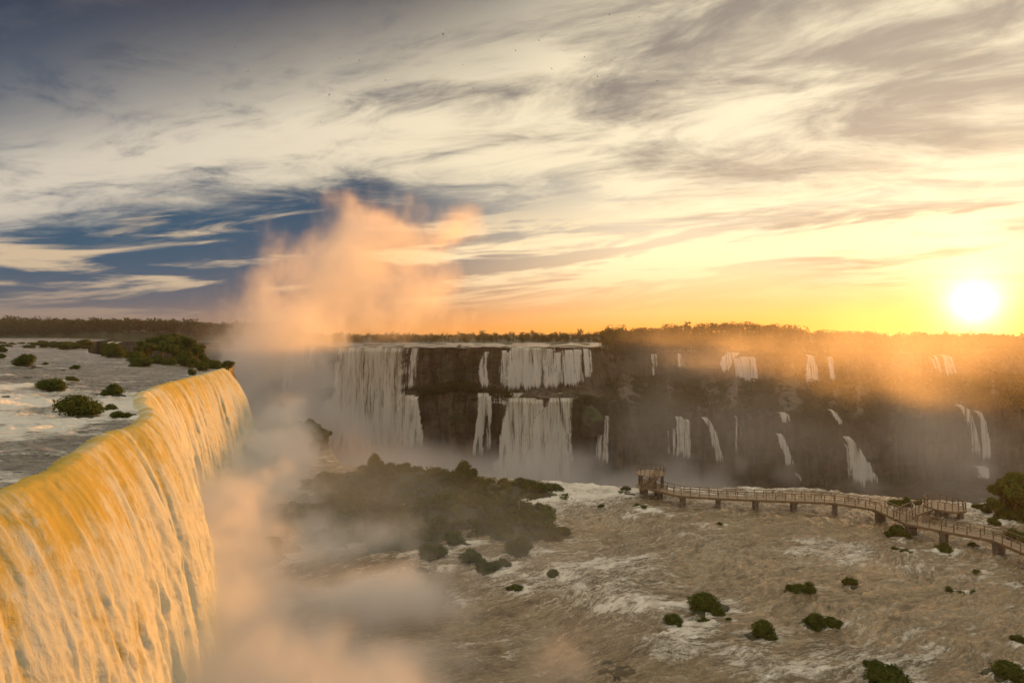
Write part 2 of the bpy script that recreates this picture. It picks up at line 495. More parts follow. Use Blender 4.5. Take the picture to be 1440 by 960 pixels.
def island(x, y):
    """height of dry ground on the lower plateau"""
    x = np.asarray(x, float); y = np.asarray(y, float)
    n = fbm(x * .07, y * .07, 2.0, 4)
    def e(cx, cy, rx, ry, a=0.0):
        ca, sa = math.cos(a), math.sin(a); u = (x - cx) * ca + (y - cy) * sa; v = -(x - cx) * sa + (y - cy) * ca
        return 1 - np.hypot(u / rx, v / ry)
    h = np.maximum.reduce([e(-19, 127, 24, 13, -.14) * 4.0, e(-27, 110, 18, 16) * 2.0, e(-10, 112, 18, 13) * 2.0, e(-20, 98, 12, 9) * 1.6, e(-2, 100, 9, 6) * 1.2, e(-54, 178, 16, 9, .5) * 4.2,
                           e(94, 110, 17, 9, .15) * 3.4, e(-36, 104, 5, 4) * 1.8, e(2, 123, 9, 7) * 1.9, e(100, 112, 25, 14, .2) * 4.2])
    return h + n * 1.25 - .1


# structure: the rocky bed of the lower plateau with its islands
gx = np.linspace(-95, 170, 300); gy = np.linspace(-10, 215, 260)
XX, YY = np.meshgrid(gx, gy, indexing='ij')
d = rim_dist(XX, YY)
ZZ = np.maximum(island(XX, YY), -1.3 + .25 * fbm(XX * .2, YY * .2)) - sm(d, -2, 3) * 1.0
ZZ = np.where(d > 0, np.maximum(ZZ - d * 6, CZ - 2), ZZ)
link('lower_plateau', mesh('lower_plateau', np.stack([XX, YY, ZZ], -1).reshape(-1, 3), gridfaces(300, 260)[:, ::-1], [M['soil']]), kind='structure')

# structure: the lower river, streaming over the plateau
BOULDERS = []     # (x, y, radius) of what breaks the current, filled from the lists of bushes and rocks


def spot(px, py, w, z=0.0):
    g = ground(px, py, z); return g[0], g[1], w / 2 / F * g[1]


RIVER_BUSH = [(1013, 739, 11), (764, 741, 29), (729, 781, 42), (664, 791, 34), (684, 806, 38), (709, 799, 24), (778, 815, 27), (724, 833, 24), (990, 858, 64), (947, 881, 32), (990, 879, 22), (1026, 874, 10), (1073, 897, 46),
              (1116, 835, 28), (1137, 835, 30), (1195, 824, 21), (1148, 882, 40), (1172, 884, 28), (1229, 941, 30), (1250, 966, 66), (1418, 953, 60), (1334, 833, 11), (1343, 835, 11), (1352, 836, 13), (1361, 836, 12), (1369, 836, 11),
              (1375, 807, 15), (1262, 755, 32), (1262, 776, 14), (1274, 781, 18), (1327, 777, 25), (1368, 770, 15), (1397, 739, 20), (1360, 762, 6), (1435, 906, 22), (1088, 694, 9), (1097, 693, 8), (1258, 714, 24), (1275, 715, 22), (1290, 713, 16), (1430, 758, 26), (1440, 764, 22),
              (1412, 730, 30), (1428, 733, 28), (1388, 722, 18), (1372, 718, 14), (907, 717, 15), (897, 714, 14), (845, 715, 12), (828, 713, 11), (880, 692, 16), (606, 787, 40), (700, 742, 26), (716, 722, 20), (670, 745, 26), (640, 768, 30)]
RIVER_ROCK = [(897, 715, 12), (592, 804, 30), (725, 834, 26), (1417, 824, 22), (1415, 858, 16), (1430, 908, 26), (1302, 777, 20), (1387, 771, 14), (860, 944, 64), (935, 918, 54), (806, 963, 60), (850, 860, 24), (960, 890, 46), (700, 812, 24), (1327, 780, 26), (905, 720, 24),
              (425, 724, 60), (390, 742, 64), (345, 692, 44), (460, 742, 34), (366, 790, 100), (405, 776, 44), (880, 697, 36), (520, 745, 30), (480, 770, 30), (450, 704, 40), (540, 764, 36), (572, 784, 30), (628, 803, 26), (655, 768, 30), (500, 726, 36), (556, 742, 40), (610, 776, 44)]
for q in RIVER_BUSH + [q for q in RIVER_ROCK if q[2] < 85 and q[:2] not in ((860, 944), (806, 963))]:
    BOULDERS.append(spot(*q))

# extra rapids: (photo column, row, radius in metres, strength)
RAPIDS = [(560, 860, 6, .35), (720, 815, 5, .8), (780, 820, 5, .7), (860, 790, 8, .9), (880, 830, 7, .9), (840, 850, 5, .6), (900, 870, 5, .6), (760, 700, 10, 1.), (800, 695, 9, 1.), (850, 695, 9, 1.), (700, 710, 6, .8), (830, 730, 6, .5), (960, 745, 8, .5), (990, 760, 6, .5),
          (1010, 690, 12, .5), (1090, 694, 9, .6), (1180, 840, 7, .3), (1100, 950, 3, .6), (1140, 945, 2.5, .7), (1080, 930, 3, .5), (1210, 875, 6, .45), (1000, 905, 5, .6), (1020, 930, 4, .6), (1380, 790, 8, .5), (1320, 800, 6, .5), (1350, 735, 9, .8), (1330, 720, 8, .6), (1400, 880, 5, .4),
          (680, 780, 7, .5), (640, 830, 5, .3), (600, 900, 4, .5), (740, 900, 4, .4), (700, 935, 4, .5), (1250, 800, 7, .4)]


def lower_river():
    ys = 8 + (np.linspace(0, 1, 560) ** 1.25) * 196; xs = np.linspace(-70, 150, 620)
    # finer towards the viewer's side
    x, y = np.meshgrid(xs, ys, indexing='ij')
    x = x * (0.42 + 0.58 * sm(y, 20, 140)) - 8 * (1 - sm(y, 20, 140))
    d = rim_dist(x, y)
    wx = fbm(x * .05, y * .05, 1., 3) * 3.5; wy = fbm(x * .05, y * .05, 9., 3) * 3.5
    # the current runs across the plateau and bends to the rim
    ca, sa = math.cos(.42), math.sin(.42)
    fu = (x + wx) * ca + (y + wy) * sa; fv = -(x + wx) * sa + (y + wy) * ca
    z = .45 * fbm(fu * .10, fv * .24, 3., 4) + 1.0 * (.32 - billow(fu * .20, fv * .50, 5., 5, .58)) + .24 * fbm(fu * .8, fv * 1.7, 7., 3)
    crest = sm(z, .22, .75)
    foam = .24 + .45 * crest + .40 * sm(fbm(fu * .045, fv * .13, 11., 5), .05, .62) + .30 * sm(.22 - billow(fu * .16, fv * .5, 21., 4), .02, .2)
    for bx, by, br in BOULDERS:
        # white water round and downstream of whatever stands in the current
        du = (x - bx) * ca + (y - by) * sa; dv = -(x - bx) * sa + (y - by) * ca
        r = np.hypot(np.where(du > 0, du * .42, du), dv) / max(br, .5)
        k = np.exp(-np.clip(r - .85, 0, 9) * 3.0)
        foam = np.maximum(foam, foam * .8 + .40 * k); z = z + .10 * k
    for px, py, rr, st in RAPIDS:
        g = ground(px, py); k = np.exp(-((x - g[0]) ** 2 + ((y - g[1]) * 1.0) ** 2) / (rr * rr))
        foam = foam + .26 * st * k; z = z + st * k * (.35 * (.6 - billow(fu * .5, fv * .8, 31., 3)) + .1)
    near_fall = np.exp(-np.clip(x - lips(y) - 5, 0, 99) / 7.0) * sm(170 - y, 0, 15)
    foam = foam + 1.0 * near_fall; z = z + near_fall * .9 * fbm(x * .3, y * .3, 4., 4)
    lipn = sm(d + 5 * fbm(x * .12, y * .12, 44., 3), -8, 1); foam = foam + .50 * lipn * sm(x, -8, 14)
    foam = foam - .22 * sm(fbm(x * .03, y * .045, 51., 3), .0, .5) + .12 * sm(fbm(fu * .3, fv * .9, 81., 4), .1, .5)
    isl = island(x, y); foam = foam + .22 * np.exp(-np.abs(isl) * 2.2) 
    z = z - np.clip(d + .5, 0, 5) ** 2 * .9
    keep = d < 4.5
    f = gridfaces(620, 560)[:, ::-1]; f = f[keep.ravel()[f].all(1)]
    co = np.stack([x, y, z], -1).reshape(-1, 3)
    fl = np.stack([fu, fv, np.zeros_like(fu)], -1).reshape(-1, 3)
    used = np.unique(f); mp = np.full(len(co), -1); mp[used] = np.arange(len(used))
    link('lower_river', mesh('lower_river', co[used], mp[f], [M['lower']], True, dict(foam=np.clip(foam, 0, 1.4).ravel()[used], flow=fl[used])), kind='structure')


lower_river()

UP_BUSH = [(34, 522, 30), (64, 520, 11), (76, 552, 42), (102, 539, 18), (105, 524, 14), (112, 587, 62), (160, 557, 34), (155, 577, 23), (167, 588, 22), (182, 587, 18), (160, 505, 36), (270, 527, 15), (2, 512, 12), (4, 499, 14)]


def upper_z(x, y):
    r = lips(y) - x
    z = U + .05 * np.minimum(r, 60) * sm(r, 0, 30) * .5
    # a step in the river bed a few metres upstream, over which the water breaks
    n = fbm(x * .05, y * .05, 5., 3)
    st = sm(r + n * 10 - 9 - 4 * np.sin(y * .11), 0, 4)
    return z + st * .7 * sm(y, 60, 30) + sm(r + n * 8 - 16, 0, 3) * .6 * sm(95 - y, 0, 30)


def upper_river():
    ys = np.concatenate([np.linspace(8, 160, 420), 160 + (np.linspace(0, 1, 120)[1:] ** 1.8) * 690])
    rs = np.concatenate([np.linspace(0, 45, 260), 45 + (np.linspace(0, 1, 90)[1:] ** 2.2) * 1300])
    y, r = np.meshgrid(ys, rs, indexing='ij'); x = lips(y) - r
    z = upper_z(x, y)
    far = sm(y, 80, 220)
    ca, sa = math.cos(-.25), math.sin(-.25)
    wx = fbm(x * .06, y * .06, 1., 3) * 5; fu = (x + wx) * ca - (y + wx) * sa; fv = (x + wx) * sa + (y + wx) * ca
    z = z + (.26 * fbm(fu * .16, fv * .4, 3., 4) + .30 * (.4 - billow(fu * .3, fv * .8, 5., 4))) * sm(r, 0, 1.5) * (1 - .5 * far)
    step = np.exp(-((r + fbm(x * .05, y * .05, 5., 3) * 10 - 10 - 4 * np.sin(y * .11)) / 3.2) ** 2)
    step2 = np.exp(-((r + fbm(x * .05, y * .05, 5., 3) * 8 - 17) / 3.0) ** 2)
    foam = .28 + .85 * step * sm(95 - y, 0, 30) + .9 * step2 * sm(120 - y, 0, 30) + .30 * sm(fbm(fu * .12, fv * .5, 61., 4), -.1, .5) + .42 * sm(fbm(fu * .05, fv * .16, 31., 4), .12, .6) * (1 - .4 * far) + .5 * sm(fbm(x * .02, y * .05, 41., 4), .35, .7) * far
    foam = foam + .35 * np.exp(-r / 2.0) * sm(fbm(y * .3, r * .02, 2., 2), -.2, .4)
    for q in UP_BUSH:
        bx, by, br = spot(q[0], q[1], q[2], U); foam = foam + .55 * np.exp(-np.clip(np.hypot(x - bx, (y - by)) / br - .9, 0, 9) * 1.2)
    g = ground(215, 566, U); foam = foam + .9 * np.exp(-(((x - g[0]) / 9) ** 2 + ((y - g[1]) / 11) ** 2))
    z = z + np.clip(foam, 0, 1.3) * (.22 * fbm(fu * .5, fv * .9, 71., 3) + .35 * (.3 - billow(fu * .35, fv * .6, 77., 3))) * sm(r, 0, 2.5) * (1 - .6 * far)
    co = np.stack([x, y, z], -1).reshape(-1, 3)
    link('upper_river', mesh('upper_river', co, gridfaces(len(ys), len(rs)), [M['upper']], True, dict(foam=np.clip(foam, 0, 1.3).ravel(), flow=np.stack([fu, fv, fu * 0], -1).reshape(-1, 3))), kind='structure')
    # the rock it runs over, down the throat of the canyon
    yy = np.concatenate([np.linspace(8, 150, 240), np.linspace(152, 700, 160)]); hh = np.linspace(0, 1, 40)
    y, h = np.meshgrid(yy, hh, indexing='ij'); bot = np.where(y < 150, -1.5, CZ - 1)
    z = (U - .35) * (1 - h) + bot * h
    x = lips(y) - .6 - 1.6 * np.abs(fbm(y * .25, z * .10, 3., 4)) - np.where(y > 165, 1.0, .0) * 2 * np.abs(fbm(y * .05, z * .2, 8., 3))
    link('throat_cliff', mesh('throat_cliff', np.stack([x, y, z], -1).reshape(-1, 3), gridfaces(400, 40)[:, ::-1], [M['cliff']]), kind='structure')


upper_river()

# structure: canyon river
ys = 60 + np.linspace(0, 1, 140) ** 1.3 * 900; xs = np.linspace(-700, 700, 200)
x, y = np.meshgrid(xs, ys, indexing='ij')
foam = .15 + .5 * sm(fbm(x * .02, y * .05, 3., 4), .2, .7) + .25 * np.exp(-((x - 235) / 40) ** 2)
link('canyon_river', mesh('canyon_river', np.stack([x, y, CZ + .3 * fbm(x * .08, y * .08)], -1).reshape(-1, 3), gridfaces(200, 140)[:, ::-1], [M['canyon']], True, dict(foam=foam.ravel(), flow=np.stack([x * .6, y, x * 0], -1).reshape(-1, 3))), kind='structure')


# structure: the far wall of the canyon, two storeys of basalt with a terrace between
def col_xyz(tab, px):
    Y = np.interp(px, tab[:, 0], tab[:, 1]); return (px - W0) / F * Y, Y, np.interp(px, tab[:, 0], tab[:, 2])


CL_PX = np.linspace(-300, 2300, 1500)
CL_ROWS = 92


def wall_point(px, k):
    """px: photo column of the wall; k: 0 rim, 1 foot of upper storey, 2 terrace edge, 3 canyon floor"""
    ux, uy, uz = col_xyz(UP, px); lx, ly, lz = col_xyz(LOW, px)
    k = np.asarray(k, float)
    nx, ny = lx - ux, ly - uy; nl = np.maximum(np.hypot(nx, ny), 1); nx, ny = nx / nl, ny / nl
    mid = np.minimum(nl * .30, 10.0)
    fz = lz + np.minimum((nl - mid) * .16, 11) + 1.0
    def seg(a, b, t): return a + (b - a) * t
    t0, t1, t2 = np.clip(k, 0, 1), np.clip(k - 1, 0, 1), np.clip(k - 2, 0, 1)
    off = seg(0, mid, t0) + (nl - mid) * t1 + 6.0 * t2
    z = uz + (fz - uz) * t0 + (lz - fz) * t1 + (CZ - 1 - lz) * t2
    return ux + nx * off, uy + ny * off, z, nx, ny


kk = np.concatenate([np.linspace(0, 1, 34), np.linspace(1, 2, 25)[1:], np.linspace(2, 3, 35)[1:]])
px, k = np.meshgrid(CL_PX, kk, indexing='ij')
x, y, z, nx, ny = wall_point(px, k)
vert = np.where((k > 1) & (k < 2), .35, 1.0) * np.where((k == 0) | (k == 3), .2, 1)
dsp = -(4.4 * np.abs(fbm(px * .035, z * .012, 1., 3)) + 2.2 * np.abs(fbm(px * .12, z * .03, 4., 4)) + 1.0 * np.abs(fbm(px * .2, z * .35, 8., 3))) * vert
dsp = dsp - 1.7 * np.abs(fbm(px * .010, z * .30, 14., 3)) * vert + .8 * ((k > 1) & (k < 2))
z = z + np.where((k > 1) & (k < 2), 1.6 * fbm(px * .03, k * 6, 3., 4), 0)
z = z + np.where((k > .05) & (k < 2.9), 1, 0) * (5.0 * fbm(px * .022, 5., 1., 3) + 1.6 * fbm(px * .09, k * 2, 7., 2)) * sm(np.abs(k - 1.6), 1.6, .6)
x = x + nx * dsp; y = y + ny * dsp
link('canyon_wall', mesh('canyon_wall', np.stack([x, y, z], -1).reshape(-1, 3), gridfaces(len(CL_PX), len(kk))[:, ::-1], [M['cliff']]), kind='structure')


# structure: the plateau behind the rim, with low wooded hills
SKY_PX = np.array([-900, -300, 0, 150, 300, 460, 640, 830, 900, 960, 1000, 1050, 1090, 1150, 1250, 1330, 1400, 1440, 1600, 2300])
SKY_Y = np.array([440, 440, 443, 446, 453, 459, 459, 457, 456, 452, 448, 446, 450, 458, 463, 465, 466, 468, 470, 470])


def plateau_z(px, t):
    """t: metres behind the rim"""
    uz = np.interp(px, UP[:, 0], UP[:, 2])
    sky = np.interp(px, SKY_PX, SKY_Y); dist = np.where(px < 330, 900, np.where(px > 860, 610, 720))
    top = HC + (HZ - sky) / F * dist - np.where(px < 330, 17, 13)
    w = np.where((px > 440) & (px < 850), 1, 0)
    return uz + (top - uz) * sm(t, 60 + 130 * w, 260 + 90 * w)


px, t = np.meshgrid(np.linspace(-900, 2300, 420), np.concatenate([np.linspace(0, 40, 12), 40 + np.linspace(0, 1, 70)[1:] ** 1.7 * 1600]), indexing='ij')
Y0 = np.interp(px, UP[:, 0], UP[:, 1]); Yt = Y0 + t
z = plateau_z(px, t) + np.where(t > 30, 1.0, 0) * fbm(px * .03, t * .03, 2., 3)
z = np.where((px < 330), np.where(Yt < 830, U - 1.5, z), z) - .15
link('far_plateau', mesh('far_plateau', np.stack([(px - W0) / F * Yt, Yt, z], -1).reshape(-1, 3), gridfaces(420, t.shape[1])[:, ::-1], [M['soil']]), kind='structure')
# structure: the shallow river on top of it, feeding the far falls
px, t = np.meshgrid(np.linspace(465, 846, 200), np.concatenate([np.linspace(-.8, 30, 30), np.linspace(34, 150, 20)]), indexing='ij')
Y0 = np.interp(px, UP[:, 0], UP[:, 1]); Yt = Y0 + t
x = (px - W0) / F * Yt
foam = .1 + .7 * np.exp(-np.clip(t, 0, 99) / 5.0) * sm(fbm(px * .05, t * .1, 1., 3), -.2, .4)
link('shallow_river', mesh('shallow_river', np.stack([x, Yt, U + .05 + .9 * fbm(px * .03, t * .02, 6., 4) + .3 * np.exp(-t / 6) * fbm(px * .1, t * .2) - np.where(t < 0, .4, 0)], -1).reshape(-1, 3), gridfaces(200, 50)[:, ::-1], [M['upper']], True, dict(foam=foam.ravel(), flow=np.stack([x, Yt * 2, x * 0], -1).reshape(-1, 3))), kind='structure')


# ------------------------------------------------------------------ waterfalls
def near_fall():
    """the curtain pouring over the near lip: param along the lip and down the fall"""
    ns, nt_ = 1050, 300
    # spacing finer near the viewer
    sv = 6 + (np.linspace(0, 1, ns) ** 1.35) * 142.0
    lx = lips(sv); tx = np.gradient(np.convolve(np.pad(np.interp(sv, _s, _lx), 20, 'reflect', reflect_type='odd'), np.hanning(41) / np.hanning(41).sum(), 'valid'), sv); nl = np.hypot(1, tx); nx, ny = 1 / nl, -tx / nl          # outward normal (towards the river)
    # round off the far end of the curtain
    end = sm(sv, 132, 148)
    ang = np.arctan2(ny, nx) + end * 1.15; nx, ny = np.cos(ang), np.sin(ang)
    arc = np.concatenate([[0], np.cumsum(np.hypot(np.diff(lx), np.diff(sv)))])
    q = np.linspace(0, 1, nt_)
    A, Q = np.meshgrid(arc, q, indexing='ij'); S = sv[:, None]
    # q < .07: still on the river; then free fall
    up = np.clip(.07 - Q, 0, 1) / .07
    tt = np.clip((Q - .07) / .93, 0, 1)
    H = U + .8
    fall = H * tt ** 1.55
    v0 = 3.1 + .7 * fbm(A * .09, 0., 5., 3) + .35 * fbm(A * .35, 0., 2., 3)
    out = v0 * np.sqrt(2 * np.maximum(fall, 0) / 9.8) * .92 + .25 * sm(tt, 0, .02) - 1.3 * up ** 1.2
    # long vertical folds, then clumps tearing apart farther down
    wa = A + .5 * fbm(A * .3, fall * .10, 3., 3) * sm(tt, .1, 1)
    fold = fbm(wa * .42, fall * .035, 7., 4) ; fold2 = fbm(wa * 1.5, fall * .06 - tt * 1.2, 17., 4)
    clump = .5 - billow(wa * .45 + .4 * fold2, fall * .22 - .5 * fold, 23., 5)
    clump2 = .5 - billow(wa * 1.5, fall * .22 - .5 * fold2, 29., 4)
    amp = sm(tt, .0, .5)
    dsp = (.22 + .45 * amp) * fold * sm(Q, .03, .16) + .16 * fold2 * sm(Q, .05, .15) + .8 * amp * clump * sm(tt, .08, .6) + .22 * sm(tt, .04, .5) * clump2 + .10 * sm(tt, .04, .4) * (.4 - billow(wa * 2.8, fall * .5 - .4 * fold2, 37., 4))
    rise = .10 * fbm(A * .9, Q * 20, 3., 3) * (1 - tt)
    out = out * (1 + .75 * end[:, None] * sm(tt, .02, .3))
    o = out + dsp
    x = lx[:, None] + nx[:, None] * o; y = S + ny[:, None] * o
    zs = upper_z(lx[:, None] - 1.3 * up - .2, S + 0 * up) - .28 * up
    z = np.where(tt > 0, U - fall, zs) + .10 + rise + .35 * dsp * 0
    z = z + .22 * np.exp(-((Q - .07) / .05) ** 2)
    # broken-up white water increases down the fall; the shallow stretches of lip stay clear longer
    clear = np.interp(sv, [6, 30, 38, 48, 55, 60, 72, 88, 96, 112, 122, 150], [.8, .9, 1.0, .9, .45, .15, .0, .0, .75, .7, .1, .05])[:, None] * np.clip(.75 + 1.1 * fbm(A * .22, fall * .05, 91., 3), .1, 1.15)
    foam = .62 + .56 * sm(tt, .05, .7) - clear * .72 * (1 - sm(tt, .03, .70)) + 1.1 * (clump - .1) * sm(tt, .05, .4) + .55 * fold + .30 * fold2 - .25 * up * clear
    co = np.stack([x, y, z], -1).reshape(-1, 3)
    me = mesh('waterfall', co, gridfaces(ns, nt_), [M['fall']], True, dict(foam=np.clip(foam, 0, 1.4).ravel(), flow=np.stack([A, fall + Q * 3, 0 * A], -1).reshape(-1, 3)))
    o_ = link('waterfall', me)
    tag(o_, 'huge golden curtain waterfall pouring over the long near lip, lit by the sun', 'waterfall')


near_fall()
FALL_N = [0]


def strands(label, lines, group='falls along the canyon wall', parts=True):
    """a far fall: lines = [(points (column, row, width in photo pixels) from top to foot, distance)]"""
    c = lines[0][0][0]; base = at(c[0], lines[0][0][-1][1], lines[0][1])
    t = thing('waterfall', base, label, 'waterfall', group)
    for pts, Y in lines:
        FALL_N[0] += 1; sd = FALL_N[0] * 3.7
        pts = np.array(pts, float); n = max(14, int((pts[-1, 1] - pts[0, 1]) * .9)); u = np.linspace(0, 1, n)
        rows = pts[0, 1] + (pts[-1, 1] - pts[0, 1]) * u
        cols = np.interp(rows, pts[:, 1], pts[:, 0]); wid = np.interp(rows, pts[:, 1], pts[:, 2]) * 1.35 + 1.2
        m = int(np.clip(wid.max() * 1.6, 7, 110)); v = np.linspace(-1, 1, m)
        Uu, V = np.meshgrid(u, v, indexing='ij')
        wob = 1 + .22 * fbm(Uu * 5, sd, 0., 3) + .12 * fbm(Uu * 18 + V * 2, sd, 3., 2)
        colp = cols[:, None] + V * wid[:, None] / 2 * wob + .35 * fbm(Uu * 7, V * 2, sd, 3) * np.minimum(wid[:, None] * .3, 1.5)
        x = (colp - W0) / F * Y; z = HC - (rows[:, None] + 0 * V - HZ) / F * Y
        wm = wid.max() / F * Y
        bul = np.sqrt(np.clip(1 - V * V, 0, 1)) * min(wm * .35, 1.3) * (.3 + .7 * Uu)
        a = colp / F * Y
        fold = .5 * fbm(a * .55, z * .03, sd, 4) + .35 * fbm(a * 1.6, z * .06, sd + 3, 3) * (.4 + Uu) + .35 * (.4 - billow(a * .4, z * .12, sd, 3)) * Uu
        y = Y - 1.2 - bul - fold - (5.0 if Y > 364.5 and rows[0] < 530 else 1.8) * Uu ** .7
        # it bends over the rim
        y = y + 2.6 * (1 - sm(Uu, 0, .035)) ; z = z + .15 * (1 - sm(Uu, 0, .05))
        foam = .80 + .5 * fold + .30 * Uu - .2 * sm(wm, 8, 20) * (1 - sm(Uu, 0, .6))
        ed = (1 - np.abs(V)) * min(wm, 9.0) * .34
        body = np.clip(np.minimum(ed, .78) - .30 * Uu * (1 - sm(wm, 5, 16)) - 1.0 * sm(Uu, .68, 1.0) + .12, -.5, 1)
        co = np.stack([x, y, z], -1).reshape(-1, 3) - base
        me = mesh('cascade', co, gridfaces(n, m)[:, ::-1], [M['farfall']], True, dict(foam=foam.ravel(), body=body.ravel(), flow=np.stack([a * 1.0, -z, 0 * a], -1).reshape(-1, 3)))
        link('cascade', me, t)
    return t


strands('broad cream curtain waterfall, widest on the far wall, beside the plume', [([(523, 489, 76), (521, 520, 78), (517, 560, 84), (508, 600, 100), (500, 655, 120)], 368), ([(556, 489, 16), (554, 530, 22), (549, 570, 26), (545, 640, 34)], 369)])
strands('slim fall on a dark rock rib at the side of the broad curtain', [([(584, 489, 7), (582, 520, 9), (581, 557, 10)], 368), ([(573, 556, 16), (570, 590, 18), (566, 640, 24)], 362), ([(583, 558, 8), (586, 600, 14), (586, 640, 18)], 361)])
strands('lone braided thin fall zigzagging down bare dark rock', [([(684, 495, 5), (679, 515, 9), (682, 535, 12), (687, 553, 11)], 370), ([(679, 553, 11), (683, 565, 15), (677, 590, 10), (673, 620, 10), (670, 660, 16)], 362), ([(688, 557, 5), (689, 580, 6), (687, 600, 6), (687, 650, 9)], 361)])
strands('two-step waterfall of many strands, spilling from a ledge to the misty foot', [
    ([(709, 493, 5), (708, 520, 7), (710, 555, 10)], 369), ([(715, 496, 4), (718, 520, 6), (719, 553, 6)], 368.5),
    ([(744, 489, 36), (742, 505, 40), (740, 530, 46), (740, 556, 50)], 366), ([(763, 489, 22), (765, 515, 26), (767, 553, 32)], 366.5),
    ([(784, 495, 7), (783, 520, 9), (783, 552, 14)], 367), ([(797, 492, 12), (798, 520, 15), (800, 550, 20)], 367), ([(812, 491, 9), (811, 520, 11), (812, 546, 16)], 368), ([(823, 490, 6), (824, 515, 7), (826, 540, 10)], 369), ([(829, 492, 2), (830, 515, 3), (831, 532, 3)], 370),
    ([(757, 553, 86), (757, 562, 96), (758, 570, 94)], 357),
    ([(734, 560, 30), (727, 600, 34), (724, 640, 42), (722, 690, 56)], 343), ([(752, 562, 18), (752, 600, 26), (752, 650, 40), (750, 690, 60)], 342.5), ([(790, 560, 30), (776, 590, 40), (770, 630, 48), (768, 690, 70)], 341), ([(798, 568, 6), (796, 610, 10), (795, 660, 16)], 342)])
strands('pair of thread falls below the mossy shoulder next to the two-step fall', [([(840, 583, 4), (842, 610, 6), (838, 660, 9)], 341), ([(853, 585, 5), (851, 620, 7), (848, 665, 9)], 341)])
strands('thin bright thread fall high on the wooded wall', [([(917, 497, 4), (916, 515, 5), (915, 537, 6)], 420), ([(921, 498, 2), (920, 520, 3)], 420), ([(902, 500, 2), (902, 525, 2.5)], 420)])
strands('short stubby fall high up beside the thin thread', [([(955, 497, 6), (955, 508, 7), (955, 520, 9)], 424)])
strands('slanting veil fall leaving the upper rim', [([(1030, 496, 14), (1021, 503, 14), (1017, 513, 11), (1016, 526, 8)], 428)])
strands('square-topped veil fall of several strands on the upper rim', [([(1036, 504, 8), (1036, 525, 9), (1035, 536, 8)], 430), ([(1051, 502, 16), (1051, 525, 17), (1052, 545, 12)], 430)])
strands('single upper fall wrapped in glowing orange spray', [([(1138, 499, 6), (1138, 512, 11), (1137, 530, 14), (1138, 548, 16)], 435), ([(1166, 502, 5), (1165, 520, 6), (1165, 540, 8)], 436)])
strands('row of faint upper threads beneath the setting sun', [([(1314, 500, 3), (1315, 530, 4)], 441), ([(1326, 499, 5), (1327, 532, 7)], 441), ([(1334, 501, 3), (1335, 531, 4)], 441), ([(1308, 503, 2), (1309, 524, 3)], 441)])
strands('straight double fall dropping off the terrace behind the lookout', [([(955, 586, 8), (956, 600, 10), (955, 650, 12)], 350), ([(964, 590, 7), (964, 615, 9), (963, 655, 13)], 350), ([(947, 603, 3), (945, 650, 6)], 350), ([(938, 605, 2), (938, 645, 4)], 350)])
strands('leaning fall with a curved top below the terrace', [([(991, 587, 6), (997, 597, 6), (1002, 610, 7), (1006, 630, 9), (1012, 662, 14)], 351)])
strands('faint twin thread fall next to the leaning fall', [([(1034, 585, 3), (1033, 620, 4), (1034, 655, 6)], 349), ([(1040, 598, 2), (1041, 650, 3)], 349)])
strands('broken fall stepping over a bushy ledge above the walkway', [([(1100, 580, 9), (1099, 588, 7), (1099, 597, 5)], 347), ([(1096, 610, 5), (1099, 622, 8), (1105, 640, 9), (1108, 664, 12)], 344), ([(1120, 666, 3), (1123, 676, 4)], 343), ([(1107, 582, 4), (1106, 594, 4)], 347)])
strands('trickle winding down boulders above the fan-shaped fall', [([(1168, 576, 5), (1173, 584, 6), (1177, 590, 7), (1178, 600, 5)], 345)])
strands('fan-shaped fall spreading wide at its foot', [([(1190, 614, 6), (1197, 626, 12), (1203, 645, 18), (1210, 665, 28), (1214, 686, 36)], 339), ([(1189, 625, 2), (1190, 685, 4)], 340)])
strands('twin tall falls side by side joining in white foam at the canyon river', [([(1349, 569, 5), (1356, 577, 9), (1363, 595, 8), (1367, 625, 9), (1369, 657, 12)], 360), ([(1374, 578, 4), (1379, 592, 7), (1382, 625, 9), (1382, 658, 14)], 361), ([(1358, 590, 2), (1360, 640, 3)], 360), ([(1378, 656, 16), (1379, 666, 10), (1370, 673, 20)], 352)])
strands('far ghostly falls on the dark wall behind the plume', [([(410, 486, 8), (408, 530, 10), (406, 560, 12)], 434), ([(442, 487, 6), (441, 525, 8)], 402), ([(428, 487, 3), (427, 520, 4)], 418)])
strands('small white cascade far up the river beyond the bushy islet', [([(152, 482, 4), (152, 488, 5)], 372), ([(159, 480, 5), (159, 489, 6)], 371), ([(167, 481, 4), (167, 487, 5)], 373)])


